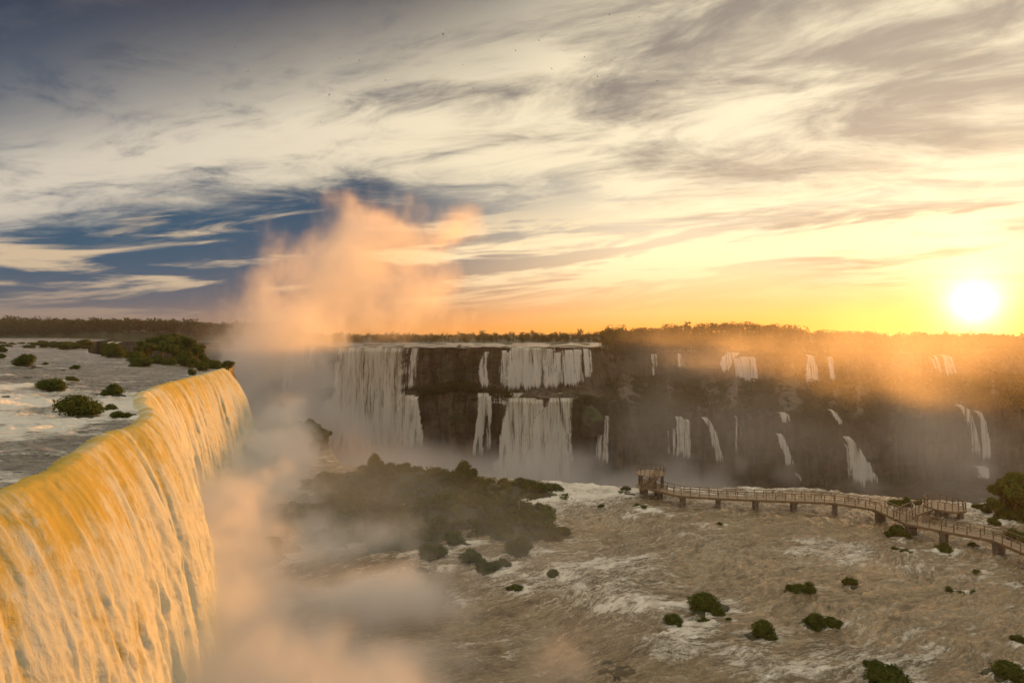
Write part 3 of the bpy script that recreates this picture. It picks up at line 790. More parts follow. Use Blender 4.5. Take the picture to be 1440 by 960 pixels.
# ------------------------------------------------------------------ vegetation
def leaf_cloud(rng, lobes, n, size, up=.25, core=.72):
    """many small leaf sprays over a set of lobes (centre, radius); returns verts, quads, tint"""
    lobes = [(np.array(c, float), np.array(r, float) * np.ones(3)) for c, r in lobes]
    wts = np.array([np.mean(r) ** 2 for c, r in lobes]); wts /= wts.sum()
    idx = rng.choice(len(lobes), n, p=wts)
    C = np.array([c for c, r in lobes])[idx]; Rr = np.array([r for c, r in lobes])[idx]
    d = rng.normal(size=(n, 3)); d[:, 2] = d[:, 2] + .25; d /= np.linalg.norm(d, axis=1)[:, None]
    rad = rng.uniform(.72, 1.08, n)[:, None]
    rad *= (1 + .22 * fbm(C[:, 0] * 3 + d[:, 0] * 2.3, C[:, 1] * 3 + d[:, 1] * 2.3, d[:, 2] * 2.3, 3))[:, None]
    P = C + d * Rr * rad
    nrm = d + rng.normal(size=(n, 3)) * .55; nrm[:, 2] += up; nrm /= np.linalg.norm(nrm, axis=1)[:, None]
    a = np.cross(nrm, rng.normal(size=(n, 3))); a /= np.linalg.norm(a, axis=1)[:, None]; b = np.cross(nrm, a)
    s = (size * rng.uniform(.6, 1.35, n))[:, None]
    q = np.stack([P - a * s, P - b * s * .62, P + a * s + nrm * s * .25, P + b * s * .62], 1).reshape(-1, 3)
    f = np.arange(4 * n).reshape(-1, 4)
    clump = fbm(P[:, 0] * 2.2, P[:, 1] * 2.2, P[:, 2] * 2.2, 3)
    t = np.clip(.45 + .55 * clump + rng.normal(size=n) * .16, 0, 1); tint = np.repeat(t, 4)
    vs, fs, ts = [q], [f], [tint]; base = len(q)
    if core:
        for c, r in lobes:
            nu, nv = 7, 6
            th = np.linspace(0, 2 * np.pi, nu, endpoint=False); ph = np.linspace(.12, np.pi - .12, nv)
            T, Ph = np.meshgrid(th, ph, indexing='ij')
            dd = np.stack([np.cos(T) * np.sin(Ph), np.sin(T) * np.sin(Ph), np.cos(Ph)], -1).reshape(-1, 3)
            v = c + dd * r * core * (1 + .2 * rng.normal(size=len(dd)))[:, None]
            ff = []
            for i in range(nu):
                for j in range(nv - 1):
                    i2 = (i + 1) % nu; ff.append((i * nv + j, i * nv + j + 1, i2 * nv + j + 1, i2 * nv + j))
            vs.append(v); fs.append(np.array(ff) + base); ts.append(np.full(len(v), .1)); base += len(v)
    return np.concatenate(vs), np.concatenate(fs), np.concatenate(ts)


def bush_mesh(seed, n=900, wide=1.0, tall=1.0, size=.085):
    rng = np.random.default_rng(seed); L = []
    for i in range(rng.integers(7, 12)):
        a = rng.uniform(0, 6.28); rr = rng.uniform(0, .70) * wide; r = rng.uniform(.18, .44)
        L.append(((math.cos(a) * rr, math.sin(a) * rr, r * .75 + rng.uniform(0, .45) * tall), (r * 1.05, r * 1.05, r * .9)))
    L.append(((0, 0, .45 * tall), (.55 * wide, .55 * wide, .45 * tall)))
    v, f, t = leaf_cloud(rng, L, n, size)
    v[:, 2] = np.maximum(v[:, 2], -.12)
    return mesh('foliage', v, f, [M['leaf']], False, dict(tint=t))


def stem_mesh(seed, h=.7):
    rng = random.Random(seed); b = MB()
    for i in range(4):
        a = rng.uniform(0, 6.28); e = Vector((math.cos(a) * .4, math.sin(a) * .4, h * rng.uniform(.7, 1)))
        b.tube([(e.x * .1, e.y * .1, -.25), (e.x * .35, e.y * .35, h * .35), tuple(e)], [.05, .035, .012], 5)
    return b.mesh('stem', M['bark'], True)


BUSH = [bush_mesh(100 + i, 1000, 1.0, 1.0 + .25 * (i % 3)) for i in range(7)]
BUSHL = [bush_mesh(140 + i, 2600, 1.05, 1.0, .055) for i in range(4)]
STEM = [stem_mesh(i) for i in range(4)]


def tree_mesh(seed, h=1.0, n=1300, size=.05):
    """crown for a tree of unit height"""
    rng = np.random.default_rng(seed); L = []
    for i in range(rng.integers(7, 11)):
        a = rng.uniform(0, 6.28); rr = rng.uniform(.05, .32); zz = rng.uniform(.45, .86); r = rng.uniform(.12, .2)
        L.append(((math.cos(a) * rr, math.sin(a) * rr, zz), (r * 1.1, r * 1.1, r * .8)))
    v, f, t = leaf_cloud(rng, L, n, size)
    return mesh('crown', v, f, [M['leaf']], False, dict(tint=t)), L


def trunk_mesh(seed, L):
    rng = random.Random(seed); b = MB()
    b.tube([(0, 0, -.06), (rng.uniform(-.02, .02), rng.uniform(-.02, .02), .25), (rng.uniform(-.04, .04), rng.uniform(-.04, .04), .6)], [.032, .025, .014], 7)
    for c, r in L[:6]: b.tube([(0, 0, .28), (c[0] * .5, c[1] * .5, .28 + (c[2] - .28) * .6), tuple(c)], [.014, .010, .004], 5)
    return b.mesh('trunk', M['bark'], True)


TREE = []
for i in range(5):
    c_, L_ = tree_mesh(300 + i); TREE.append((c_, trunk_mesh(300 + i, L_)))


def put_bush(p, r, label, group, hs=1.0, big=False, i=None, tall=False):
    i = random.randrange(99) if i is None else i
    t = thing('bush', p, label, 'bush', group)
    s = r / .80
    t.rotation_euler = (0, 0, random.uniform(0, 6.28)); t.scale = (s, s * random.uniform(.85, 1.1), s * hs)
    link('foliage', (BUSHL if big else BUSH)[i % (4 if big else 7)], t)
    link('stem', STEM[i % 4], t)
    return t


def put_tree(p, h, label, group, i=None, w=1.0):
    i = random.randrange(99) if i is None else i
    t = thing('tree', p, label, 'tree', group); t.rotation_euler = (0, 0, random.uniform(0, 6.28)); t.scale = (h * w, h * w, h)
    link('crown', TREE[i % 5][0], t); link('trunk', TREE[i % 5][1], t)
    return t


def rock_mesh(seed, mat, flat=.6):
    rng = np.random.default_rng(seed); nu, nv = 28, 15
    T, Ph = np.meshgrid(np.linspace(0, 2 * np.pi, nu, endpoint=False), np.linspace(.02, np.pi * .62, nv), indexing='ij')
    dd = np.stack([np.cos(T) * np.sin(Ph), np.sin(T) * np.sin(Ph), np.cos(Ph)], -1)
    s = seed * 3.1
    r = 1 + .42 * fbm(dd[..., 0] * 1.5 + s, dd[..., 1] * 1.5, dd[..., 2] * 1.5, 4) - .35 * billow(dd[..., 0] * 2.2 + s, dd[..., 1] * 2.2, dd[..., 2] * 2.2, 3) + .14
    v = dd * r[..., None]; v[..., 2] *= flat
    f = [(i * nv + j, i * nv + j + 1, (i + 1) % nu * nv + j + 1, (i + 1) % nu * nv + j) for i in range(nu) for j in range(nv - 1)]
    return mesh('rock', v.reshape(-1, 3), f, [mat], True)


ROCK = [rock_mesh(i, M['rock'], .55 + .1 * (i % 3)) for i in range(5)]
MROCK = [rock_mesh(20 + i, M['moss'], .6) for i in range(4)]


LROCK = [rock_mesh(40 + i, M['ledge'], .6) for i in range(4)]


def put_rock(p, r, label, group=None, mossy=False, hs=1.0, rz=None, sy=1.0, ledge=False):
    o = link('boulder', (LROCK if ledge else MROCK if mossy else ROCK)[random.randrange(4)]); o.location = Vector(p)
    o.rotation_euler = (0, 0, random.uniform(0, 6.28) if rz is None else rz); o.scale = (r, r * sy, r * hs)
    tag(o, label, 'rock', group); return o


SPECIAL = {(1013, 739): 'small round bush alone in open water before the walkway', (729, 781): 'tall rounded bush at the tip of the islet', (990, 858): 'wide low bush mound with two tops amid the rapids',
           (1073, 897): 'large round bush standing alone in the brown rapids', (1195, 824): 'lone ball-shaped bush in smooth water', (1116, 835): 'hazy bush fused with its twin in the open river', (1137, 835): 'larger hazy bush of the twin pair in the open river',
           (1148, 882): 'long low bush with ragged top in the rapids', (1172, 884): 'bush at the low trailing end of the long bush', (1229, 941): 'bush behind white foam above the big lowest bush', (1250, 966): 'broad bright bush cut by the frame edge',
           (1418, 953): 'biggest dark bush of the river, at the frame corner', (1262, 755): 'squat bush on a rock under the forking walkway', (1327, 777): 'bush growing over a dark rock below the walkway', (1435, 906): 'bush on a black boulder above the biggest dark bush',
           (1375, 807): 'small compact bush above the row of five bushes', (947, 881): 'dark bush on a rock hump beside the wide mound', (778, 815): 'small bush on a rock ringed by foam', (764, 741): 'flat-topped bush upstream of the islet tip'}
for q in RIVER_BUSH:
    x, y, r = spot(*q)
    lab = SPECIAL.get(q[:2]); grp = None
    if lab is None:
        if 1330 < q[0] < 1372 and q[1] > 830: lab, grp = 'one of five small bushes in a close row in the river', 'row of five small bushes'
        elif q[0] > 1240 and q[1] < 780: lab, grp = 'green bush on the rocks around the walkway', 'bushes near the walkway'
        elif q[0] < 730: lab, grp = 'misty bush in the channels off the islet', 'bushes in the misty channels'
        else: lab, grp = 'small bush on a half-drowned rock in the river', 'small river bushes'
    z = max(float(island(x, y)), 0.0)
    put_bush((x, y, z - .05), r, lab, grp, random.uniform(.75, .95) if q[2] < 50 else .62, q[2] > 24)
    # each stands on a low rock
    put_rock((x, y + .1, z - .15), r * 1.12, 'low dark rock that a river bush grows on', 'rocks under river bushes', False, .40)
RL = {(592, 804): 'dark rock at the mist edge below the islet', (725, 834): 'black flat rock lapped by foam', (860, 944): 'broad half-drowned rock shoal under brown water', (935, 918): 'sloping drowned ledge with white water along its side', (806, 963): 'dark hump of rock at the frame edge, half in mist',
      (425, 724): 'rounded dark boulder wrapped in spray below the great fall', (390, 742): 'pale misty boulder ridge between fall and islet', (345, 692): 'wet dark rock at the foot of the great fall', (366, 790): 'long mossy green boulder rising from the spray', (405, 776): 'mossy end block of the long green boulder',
      (880, 697): 'rock ledge below the lookout tower'}
for q in RIVER_ROCK:
    x, y, r = spot(*q); lab = RL.get(q[:2]); grp = None
    if lab is None: lab, grp = 'small dark rock breaking the current', 'rocks in the river'
    mossy = q[:2] in ((366, 790), (405, 776), (425, 724)); shoal = q[:2] in ((860, 944), (935, 918), (806, 963))
    put_rock((x, y, -.25 if not shoal else -.12), r, lab, grp, mossy, .24 if shoal else (.85 if mossy else .6), rz=.3 if shoal else None, sy=.55 if mossy else (.8 if shoal else 1), ledge=shoal)

put_rock(at(832, 600, 340), 6.0, 'rounded mossy shoulder at the edge of the two-step fall', None, True, 2.6)

# bushes of the islet and its outliers, as one sees them crowd together
def scatter(n, test, rmin, seed):
    rng = random.Random(seed); pts = []
    tries = 0
    while len(pts) < n and tries < n * 60:
        tries += 1; p = test(rng)
        if p is None: continue
        if all((p[0] - a) ** 2 + (p[1] - b) ** 2 > rmin ** 2 for a, b, *_ in pts): pts.append(p)
    return pts


def isl_pt(x0, x1, y0, y1, hmin=.25):
    def f(rng):
        x, y = rng.uniform(x0, x1), rng.uniform(y0, y1); h = float(island(x, y))
        return (x, y, h) if h > hmin and float(rim_dist(x, y)) < -1 else None
    return f


for x, y, h in scatter(95, isl_pt(-46, 10, 96, 140), 2.3, 4):
    front = y < 116
    zone = ('on the fall side of the misty islet' if x < -30 else 'towards the tapering tip of the islet' if x > -4 else 'amid the hump of the islet') 
    row = 'crest bush against the canyon' if y > 126 else ('fringe bush at the water' if front else 'dense green bush')
    put_bush((x, y, h - .3), random.uniform(1.0, 2.1) * (1 if not front else .8), row + ' ' + zone, 'bushes of the islet thicket', random.uniform(.5, .95), True)
p = ground(535, 664, 2.5); put_bush((p[0], 126, 3.0), 2.0, 'tallest bush, a round knob on the islet crest', None, 1.7, True)
p = ground(655, 668, 2.5); put_bush((p[0], 124, 2.4), 2.3, 'round dome-topped bush on the sloping islet crest', None, 1.35, True)
for x, y, h in scatter(20, isl_pt(-72, -36, 166, 192), 2.4, 6):
    put_bush((x, y, h - .3), random.uniform(1.5, 2.6), 'shaded bush on the low ridge behind the great fall', 'bushes on the ridge behind the great fall', 1.1)
for x, y, h in scatter(26, isl_pt(72, 115, 100, 124), 1.9, 8):
    put_bush((x, y, h - .3), random.uniform(1.1, 2.0), 'bush on the wooded bank beside the walkway', 'bushes on the bank beside the walkway', random.uniform(.8, 1.2), True)
for q in ((1412, 712, 5.4), (1428, 716, 6.2), (1444, 714, 7), (1398, 716, 3.2), (1462, 716, 6.5), (1485, 716, 6)):
    p = ground(q[0], q[1], 1.5); put_tree((p[0], p[1], max(float(island(p[0], p[1])), .5) - .2), q[2], 'broad dark tree rising from the wooded bank at the walkway', 'trees on the bank beside the walkway', w=1.15)

# upper river: bushes on the brink, the wooded islet, long low shrubs farther up
UL = {(112, 587): 'largest bush on the brink, dense and dark, water splitting round it', (76, 552): 'rounded bush upstream of the largest brink bush', (34, 522): 'bush alone in the calm upper river', (160, 557): 'low bush with driftwood above the notch in the lip'}
for q in UP_BUSH:
    x, y, r = spot(q[0], q[1], q[2], U); lab = UL.get(q[:2]); grp = None
    if lab is None: lab, grp = 'small bush in the shallows of the upper river', 'small bushes in the upper river'
    z = float(upper_z(np.array(x), np.array(y)))
    put_bush((x, y, z - .15), r, lab, grp, random.uniform(.75, 1.0), True)
    put_rock((x + r * .3, y - r * .2, z - .15), r * .75, 'low dark rock in the upper river shallows', 'rocks in the upper river', False, .4)
for px_, py_, w_ in ((50, 524, 20), (88, 526, 12), (178, 548, 16), (198, 572, 14), (10, 560, 18), (40, 536, 14), (45, 548, 14), (140, 570, 14), (100, 566, 18)):
    x, y, r = spot(px_, py_, w_, U); z = float(upper_z(np.array(x), np.array(y))); put_rock((x, y, z - .1), r, 'low dark rock in the upper river shallows', 'rocks in the upper river', False, .45)
g = ground(301, 537, U); put_bush((float(lips(146)) + .6, 143, U - 1.6), 1.5, 'bush clinging to the face at the far end of the great fall', None, 1.2, True)
put_bush((float(lips(150)) + .2, 150, U - .2), 1.2, 'dark bush on the last rock of the lip', None, 1.1, True)
rng_ = random.Random(31)
for i in range(34):
    u_ = rng_.random(); px_ = 178 + 128 * u_; py_ = rng_.uniform(500, 518) + (u_ > .8) * 3
    g = ground(px_, py_, U)
    if g[0] > float(lips(g[1])) - 1.0: g[0] = float(lips(g[1])) - 1.2
    hump = math.exp(-((u_ - .5) / .28) ** 2)
    put_bush((g[0], g[1], U - .2 + 1.6 * hump * (py_ < 511)), rng_.uniform(1.3, 2.3), 'bush in the dense clump on the islet at the end of the lip', 'bushes of the islet above the fall', rng_.uniform(.8, 1.15), True)
for px_, py_, h_ in ((205, 506, 6.0), (228, 505, 7.5), (243, 504, 8.0), (236, 508, 7.0), (262, 507, 6.5), (278, 511, 5.0)):
    g = ground(px_, py_, U); put_tree((g[0], g[1], U), h_, 'small crooked tree on the islet at the end of the lip', 'trees of the islet above the fall', w=1.3)
for i in range(44):
    px_ = rng_.uniform(-10, 178); py_ = rng_.uniform(484, 492) if px_ < 150 else rng_.uniform(488, 498)
    g = ground(px_, py_, U); put_bush((g[0], g[1], U - .1), rng_.uniform(2.0, 4.0), 'low reedy shrub in the long shoal far up the upper river', 'shrubs of the upper river shoal', rng_.uniform(.45, .75))


# stuff: foliage too far or too dense to count, still leaf by leaf
def merge(items):
    V, Fc, T = [], [], []; b = 0
    for v, f, t in items:
        V.append(v); Fc.append(f + b); T.append(t); b += len(v)
    return np.concatenate(V), np.concatenate(Fc), np.concatenate(T)


def forest(name, pts, label, protos, mat, seed):
    """pts: (x, y, z, height, width)"""
    rng = np.random.default_rng(seed); items = []
    for x, y, z, h, w in pts:
        v, f, t = protos[rng.integers(len(protos))]; a = rng.uniform(0, 6.28); ca, sa = math.cos(a), math.sin(a)
        q = np.stack([(v[:, 0] * ca - v[:, 1] * sa) * w + x, (v[:, 0] * sa + v[:, 1] * ca) * w + y, v[:, 2] * h + z], -1)
        items.append((q, f, np.clip(t + rng.normal() * .18, 0, 1)))
    v, f, t = merge(items)
    o = link(name, mesh(name, v, f, [mat], False, dict(tint=t)), kind='stuff'); o['label'] = label
    return o


def proto_tree(seed, n, size, lob):
    rng = np.random.default_rng(seed); L = []
    for i in range(lob):
        a = rng.uniform(0, 6.28); rr = rng.uniform(.0, .36); r = rng.uniform(.18, .30)
        L.append(((math.cos(a) * rr, math.sin(a) * rr, rng.uniform(.18, .80)), (r * 1.15, r * 1.15, r * .85)))
    v, f, t = leaf_cloud(rng, L, n, size, core=0)
    # a thin trunk
    tv = np.array([(-.02, 0, -.1), (.02, 0, -.1), (.015, .01, .7), (-.015, .01, .7)]); 
    return np.concatenate([v, tv]), np.concatenate([f, np.array([[0, 1, 2, 3]]) + len(v)]), np.concatenate([t, np.zeros(4)])


PT = [proto_tree(500 + i, 90, .085, 8) for i in range(8)]
PS = [proto_tree(540 + i, 40, .13, 4) for i in range(8)]
rng = np.random.default_rng(77)
pts = []
for i in range(2600):                                   # plateau woods behind the canyon
    px_ = rng.uniform(860, 1700) if i % 4 else rng.uniform(330, 900)
    t_ = 8 + 330 * rng.random() ** 1.4 if px_ > 850 else 150 + 230 * rng.random()
    Y = np.interp(px_, UP[:, 0], UP[:, 1]) + t_; z = float(plateau_z(np.array(px_), np.array(t_)))
    h = rng.uniform(6, 12) * (1.3 if rng.random() < .05 else 1) * (.62 if px_ < 850 else (.62 if t_ < 120 and px_ > 1080 else 1)); pts.append(((px_ - W0) / F * Y, Y, z - .5, h, h * rng.uniform(.7, 1.0)))
forest('plateau_forest', pts, 'hazy woods covering the plateau behind the canyon', PT, M['forest'], 1)
pts = []
for i in range(2000):                                   # far bank of the upper river
    px_ = rng.uniform(-330, 420); Y = 838 + 240 * rng.random() ** 2.6
    t_ = Y - np.interp(px_, UP[:, 0], UP[:, 1]); z = float(plateau_z(np.array(px_), np.array(t_)))
    h = rng.uniform(9, 17) * (1.2 if rng.random() < .08 else 1); pts.append(((px_ - W0) / F * Y, Y, max(z, U) - .5, h, h * rng.uniform(.7, 1.0)))
forest('riverbank_forest', pts, 'dark line of woods along the far bank of the upper river', PT, M['forest'], 2)
pts = []
for i in range(8000):                                   # shrubs on terrace, ledges and rim of the canyon wall
    px_ = rng.uniform(560, 1600)
    k_ = rng.choice([rng.uniform(1.0, 2.05), rng.uniform(0, 1), rng.uniform(2, 3), 0.0], p=[.56, .16, .16, .12])
    if px_ < 850 and k_ < 1.8 and not (592 < px_ < 670): continue
    if px_ < 850 and k_ >= 1.8 and not (590 < px_ < 668 or 690 < px_ < 716 or px_ > 815): continue
    x, y, z, nx_, ny_ = (float(q) for q in wall_point(np.array(px_), np.array(k_)))
    n_ = float(fbm(px_ * .012, k_ * 1.5, 3., 3))
    if (k_ < 1 or k_ > 2) and n_ < -.12: continue
    if (k_ == 0) and px_ < 860: continue
    h = rng.uniform(2.2, 6.0) if 1 <= k_ <= 2 else rng.uniform(1.6, 4.2)
    pts.append((x + nx_ * .5 - (2 * nx_ if k_ > 2 or 0 < k_ < 1 else 0), y + ny_ * .5 - (2 * ny_ if k_ > 2 or 0 < k_ < 1 else 0), z - h * .35, h, h * rng.uniform(.9, 1.4)))
forest('canyon_undergrowth', pts, 'undergrowth on the terrace and ledges of the canyon wall', PS, M['forest'], 3)
pts = []
for i in range(2600):                                   # ground cover of the islets
    x, y = rng.uniform(-48, 12), rng.uniform(94, 140)
    if i % 3 == 0: x, y = rng.uniform(72, 125), rng.uniform(98, 125)
    if i % 7 == 0: x, y = rng.uniform(-72, -36), rng.uniform(164, 192)
    h_ = float(island(x, y))
    if h_ < .1 or float(rim_dist(x, y)) > -.5: continue
    h = rng.uniform(.8, 2.0); pts.append((x, y, h_ - h * .3, h, h * 1.3))
forest('islet_undergrowth', pts, 'low undergrowth covering the islets below the falls', PS, M['leaf'], 4)


# ------------------------------------------------------------------ walkway and lookouts
DZ = 2.0                                                # underside of the deck above the water
POST = None


def post_mesh():
    global POST
    if POST is None:
        b = MB(); b.box((0, 0, .56), (.10, .10, 1.12)); b.box((0, 0, 1.14), (.14, .14, .05)); POST = b.mesh('post', M['steel'])
    return POST


def resample(pts, step):
    pts = np.array(pts, float); dd = np.concatenate([[0], np.cumsum(np.linalg.norm(np.diff(pts, axis=0), axis=1))])
    n = max(2, int(round(dd[-1] / step)) + 1); s = np.linspace(0, dd[-1], n)
    return np.stack([np.interp(s, dd, pts[:, k]) for k in range(pts.shape[1])], -1)


def rail_run(t, pts, zd, name='handrail'):
    """handrail, two lower rails and posts along a line of points at deck height zd"""
    b = MB(); lowr = MB()
    for a, c in zip(pts[:-1], pts[1:]):
        za, zc = (a[2] if len(a) > 2 else zd), (c[2] if len(c) > 2 else zd)
        b.beam((a[0], a[1], za + 1.14), (c[0], c[1], zc + 1.14), .11, .09)
        for h in (.38, .76): lowr.beam((a[0], a[1], za + h), (c[0], c[1], zc + h), .03, .035)
    b.build(name, M['steel'], t); lowr.build('lower_rail', M['steel'], t)
    for a in pts:
        o = link('post', post_mesh(), t); o.location = (a[0], a[1], a[2] if len(a) > 2 else zd)


def offset(pts, d):
    tg = np.gradient(pts[:, :2], axis=0); tg /= np.linalg.norm(tg, axis=1)[:, None]
    o = pts.copy(); o[:, 0] += -tg[:, 1] * d; o[:, 1] += tg[:, 0] * d
    return o


def walkway(name, line, label, step=1.55, wd=2.2, piers=()):
    t = thing(name, (line[0][0], line[0][1], 0), label, 'walkway')
    base = Vector(t.location)
    pts = resample(np.array(line) - np.array(base), step)
    near, far = offset(pts, -wd * .0), offset(pts, wd)       # the traced line is the side towards the viewer
    b = MB(); n = len(pts)
    for i in range(n - 1):
        q = [near[i], far[i], far[i + 1], near[i + 1]]
        zt = [k[2] for k in q]
        v = [(k[0], k[1], k[2]) for k in q] + [(k[0], k[1], k[2] + .10) for k in q]
        b.add(v, [(3, 2, 1, 0), (4, 5, 6, 7), (0, 1, 5, 4), (2, 3, 7, 6)] + ([(0, 4, 7, 3)] if True else []) + [(1, 2, 6, 5)])
    b.build('deck', M['deck'], t)
    for side in (offset(pts, .03), offset(pts, wd - .03)):
        g = MB()
        for a, c in zip(side[:-1], side[1:]): g.beam((a[0], a[1], a[2] - .13), (c[0], c[1], c[2] - .13), .16, .28)
        g.build('girder', M['steel'], t)
    mid = pts.copy(); mid[:, 2] += .10
    rail_run(t, offset(mid, .08), 0, 'handrail'); rail_run(t, offset(mid, wd - .08), 0, 'handrail')
    for p in piers:
        i = int(np.argmin(np.hypot(pts[:, 0] + base.x - p[0], pts[:, 1] + base.y - p[1])))
        c = (near[i] + far[i]) / 2; tg = pts[min(i + 1, n - 1)] - pts[max(i - 1, 0)]; a = math.atan2(tg[1], tg[0])
        m = MB(); h = DZ + 1.6; m.box((c[0], c[1], c[2] - .30 - h / 2), (.75, 1.5, h), a); m.box((c[0], c[1], c[2] - .34), (1.0, 2.1, .24), a)
        m.build('pier', M['conc'], t)
    return t


MAIN = [(900, 684), (953, 697), (1008, 700.5), (1065, 703), (1120, 705), (1171, 707), (1229, 716), (1273, 736), (1332, 748), (1394, 759), (1440, 778), (1500, 806)]
line = [ground(px_, py_, DZ) for px_, py_ in MAIN]
walkway('walkway', line, 'long brown railed walkway on concrete piers crossing the river', piers=[ground(px_, 700 if 0 else np.interp(px_, [m[0] for m in MAIN], [m[1] for m in MAIN]), DZ) for px_ in (953, 1008, 1066, 1119, 1171, 1230, 1273, 1332, 1396, 1450)])
a_, b_ = ground(1276, 733, DZ + .1), ground(1311, 716.5, DZ)
walkway('walkway', [a_, (a_ + b_) / 2 + np.array([-.3, .3, 0]), b_], 'short side walkway leading from the fork to the oval lookout', wd=1.9)


def lookout_oval():
    c = ground(1327, 712, DZ); t = thing('viewing_platform', (c[0], c[1], 0), 'oval lookout deck with curved railing beside the forked walkway', 'lookout')
    th = np.linspace(0, 2 * np.pi, 28, endpoint=False); rx, ry = 2.75, 3.4
    ring = np.stack([rx * np.cos(th) * (1 - .12 * np.sin(th)), ry * np.sin(th), np.full(28, DZ)], -1)
    b = MB(); n = 28
    b.add(list(map(tuple, ring)) + [(p[0], p[1], p[2] + .14) for p in ring], [tuple(range(n))[::-1], tuple(range(n, 2 * n))] + [(i, (i + 1) % n, n + (i + 1) % n, n + i) for i in range(n)])
    b.build('deck', M['deck'], t)
    g = MB()
    for i in range(n): g.beam((*ring[i][:2] * .97, DZ - .14), (*ring[(i + 1) % n][:2] * .97, DZ - .14), .14, .28)
    g.build('girder', M['steel'], t)
    r2 = ring * np.array([.96, .96, 1]); r2[:, 2] += .14
    rr = [r2[i % n] for i in range(-11, 15)]
    rail_run(t, resample(rr, .95), 0)
    for dx, dy in ((-1.9, -1.6), (1.7, -1.5), (-1.5, 1.8), (1.6, 1.8)):
        m = MB(); m.box((dx, dy, DZ / 2 - .9), (.62, .62, DZ + 1.5)); m.build('pier', M['conc'], t)


def lookout_tower():
    c = ground(918, 687, DZ); c[1] += 1.6; t = thing('viewing_platform', (c[0], c[1], 0), 'raised round lookout with stairs at the end of the walkway', 'lookout')
    n = 22; th = np.linspace(0, 2 * np.pi, n, endpoint=False); R1 = 2.7; UZ = DZ + 2.35
    ring = np.stack([R1 * np.cos(th), R1 * np.sin(th), np.full(n, UZ)], -1)
    b = MB(); b.add(list(map(tuple, ring)) + [(p[0], p[1], p[2] + .2) for p in ring], [tuple(range(n))[::-1], tuple(range(n, 2 * n))] + [(i, (i + 1) % n, n + (i + 1) % n, n + i) for i in range(n)])
    b.build('upper_deck', M['deck'], t)
    low = ring.copy(); low[:, 2] = DZ; low[:, :2] *= 1.05
    b = MB(); b.add(list(map(tuple, low)) + [(p[0], p[1], p[2] + .16) for p in low], [tuple(range(n))[::-1], tuple(range(n, 2 * n))] + [(i, (i + 1) % n, n + (i + 1) % n, n + i) for i in range(n)])
    b.build('lower_deck', M['deck'], t)
    r2 = ring * np.array([.95, .95, 1]); r2[:, 2] += .2
    rail_run(t, resample([r2[i % n] for i in range(-9, 12)], .9), 0)
    for i in (1, 5, 9, 13, 17, 20):
        m = MB(); x_, y_ = ring[i][:2] * .82; m.box((x_, y_, (UZ + DZ) / 2 + .08), (.38, .38, UZ - DZ - .16)); m.build('column', M['conc'], t)
    for i in (3, 8, 14, 19):
        m = MB(); x_, y_ = ring[i][:2] * .75; m.box((x_, y_, DZ / 2 - .9), (.8, .8, DZ + 1.6)); m.build('pier', M['conc'], t)
    # stairs climbing the side towards the river
    x0, y0 = -2.2, -3.1; st = []
    for k in range(11):
        m = MB(); m.box((x0 + k * .27, y0 + .2, DZ + .18 + k * .215), (.30, 1.1, .06)); m.build('step', M['deck'], t)
    for dy in (-.38, .78):
        m = MB(); m.beam((x0 - .2, y0 + dy, DZ + .12), (x0 + 2.9, y0 + dy, UZ + .1), .07, .26); m.build('stringer', M['steel'], t)
        rail_run(t, resample([(x0 - .1, y0 + dy, DZ + .16), (x0 + 2.8, y0 + dy, UZ + .15)], 1.0), 0)


lookout_oval(); lookout_tower()

# ------------------------------------------------------------------ birds
def bird_mesh(flap):
    v = [(0, .17, 0), (.03, .06, .02), (-.03, .06, .02), (.03, -.06, .01), (-.03, -.06, .01), (.05, -.2, 0), (-.05, -.2, 0), (0, .04, -.035), (0, -.08, -.03),
         (.20, .07, flap * .6), (.42, -.06, flap), (.20, -.03, flap * .55), (-.20, .07, flap * .6), (-.42, -.06, flap), (-.20, -.03, flap * .55)]
    f = [(0, 1, 2), (1, 3, 4, 2), (3, 5, 6, 4), (0, 7, 1), (0, 2, 7), (7, 8, 3, 1), (7, 2, 4, 8), (8, 5, 3), (8, 4, 6), (8, 6, 5), (1, 9, 11, 3), (9, 10, 11), (2, 4, 14, 12), (12, 14, 13)]
    me = bpy.data.meshes.new('bird'); me.from_pydata(v, [], f); me.materials.append(M['feather']); me.update(); return me


BIRDM = [bird_mesh(f_) for f_ in (.16, .04, -.08)]
rng_ = random.Random(9)
for px_, py_ in [(398, 38), (372, 48), (331, 66), (349, 101), (478, 82), (505, 85), (523, 80), (542, 113), (463, 133), (487, 147), (451, 172), (576, 43), (623, 48), (628, 41), (666, 124), (672, 14), (695, 95), (713, 121), (857, 21), (879, 25), (942, 42), (899, 24), (758, 57), (866, 81), (822, 81), (776, 97), (840, 108), (924, 114), (1011, 117), (610, 125), (725, 71), (651, 91)]:
    Y = rng_.uniform(150, 230); p = at(px_, py_, Y)
    o = link('bird', rng_.choice(BIRDM)); o.location = Vector(p); o.rotation_euler = (rng_.uniform(-.4, .4), rng_.uniform(-.5, .5), rng_.uniform(0, 6.28)); s_ = rng_.uniform(.8, 1.3); o.scale = (s_, s_, s_)
    tag(o, 'tiny dark swift circling high under the clouds', 'bird', 'swifts in the sky')


# ------------------------------------------------------------------ spray and haze
def box_mesh(name, lo_, hi_, mat):
    b = MB(); b.box([(a + c) / 2 for a, c in zip(lo_, hi_)], [c - a for a, c in zip(lo_, hi_)]); return b.mesh(name, mat)


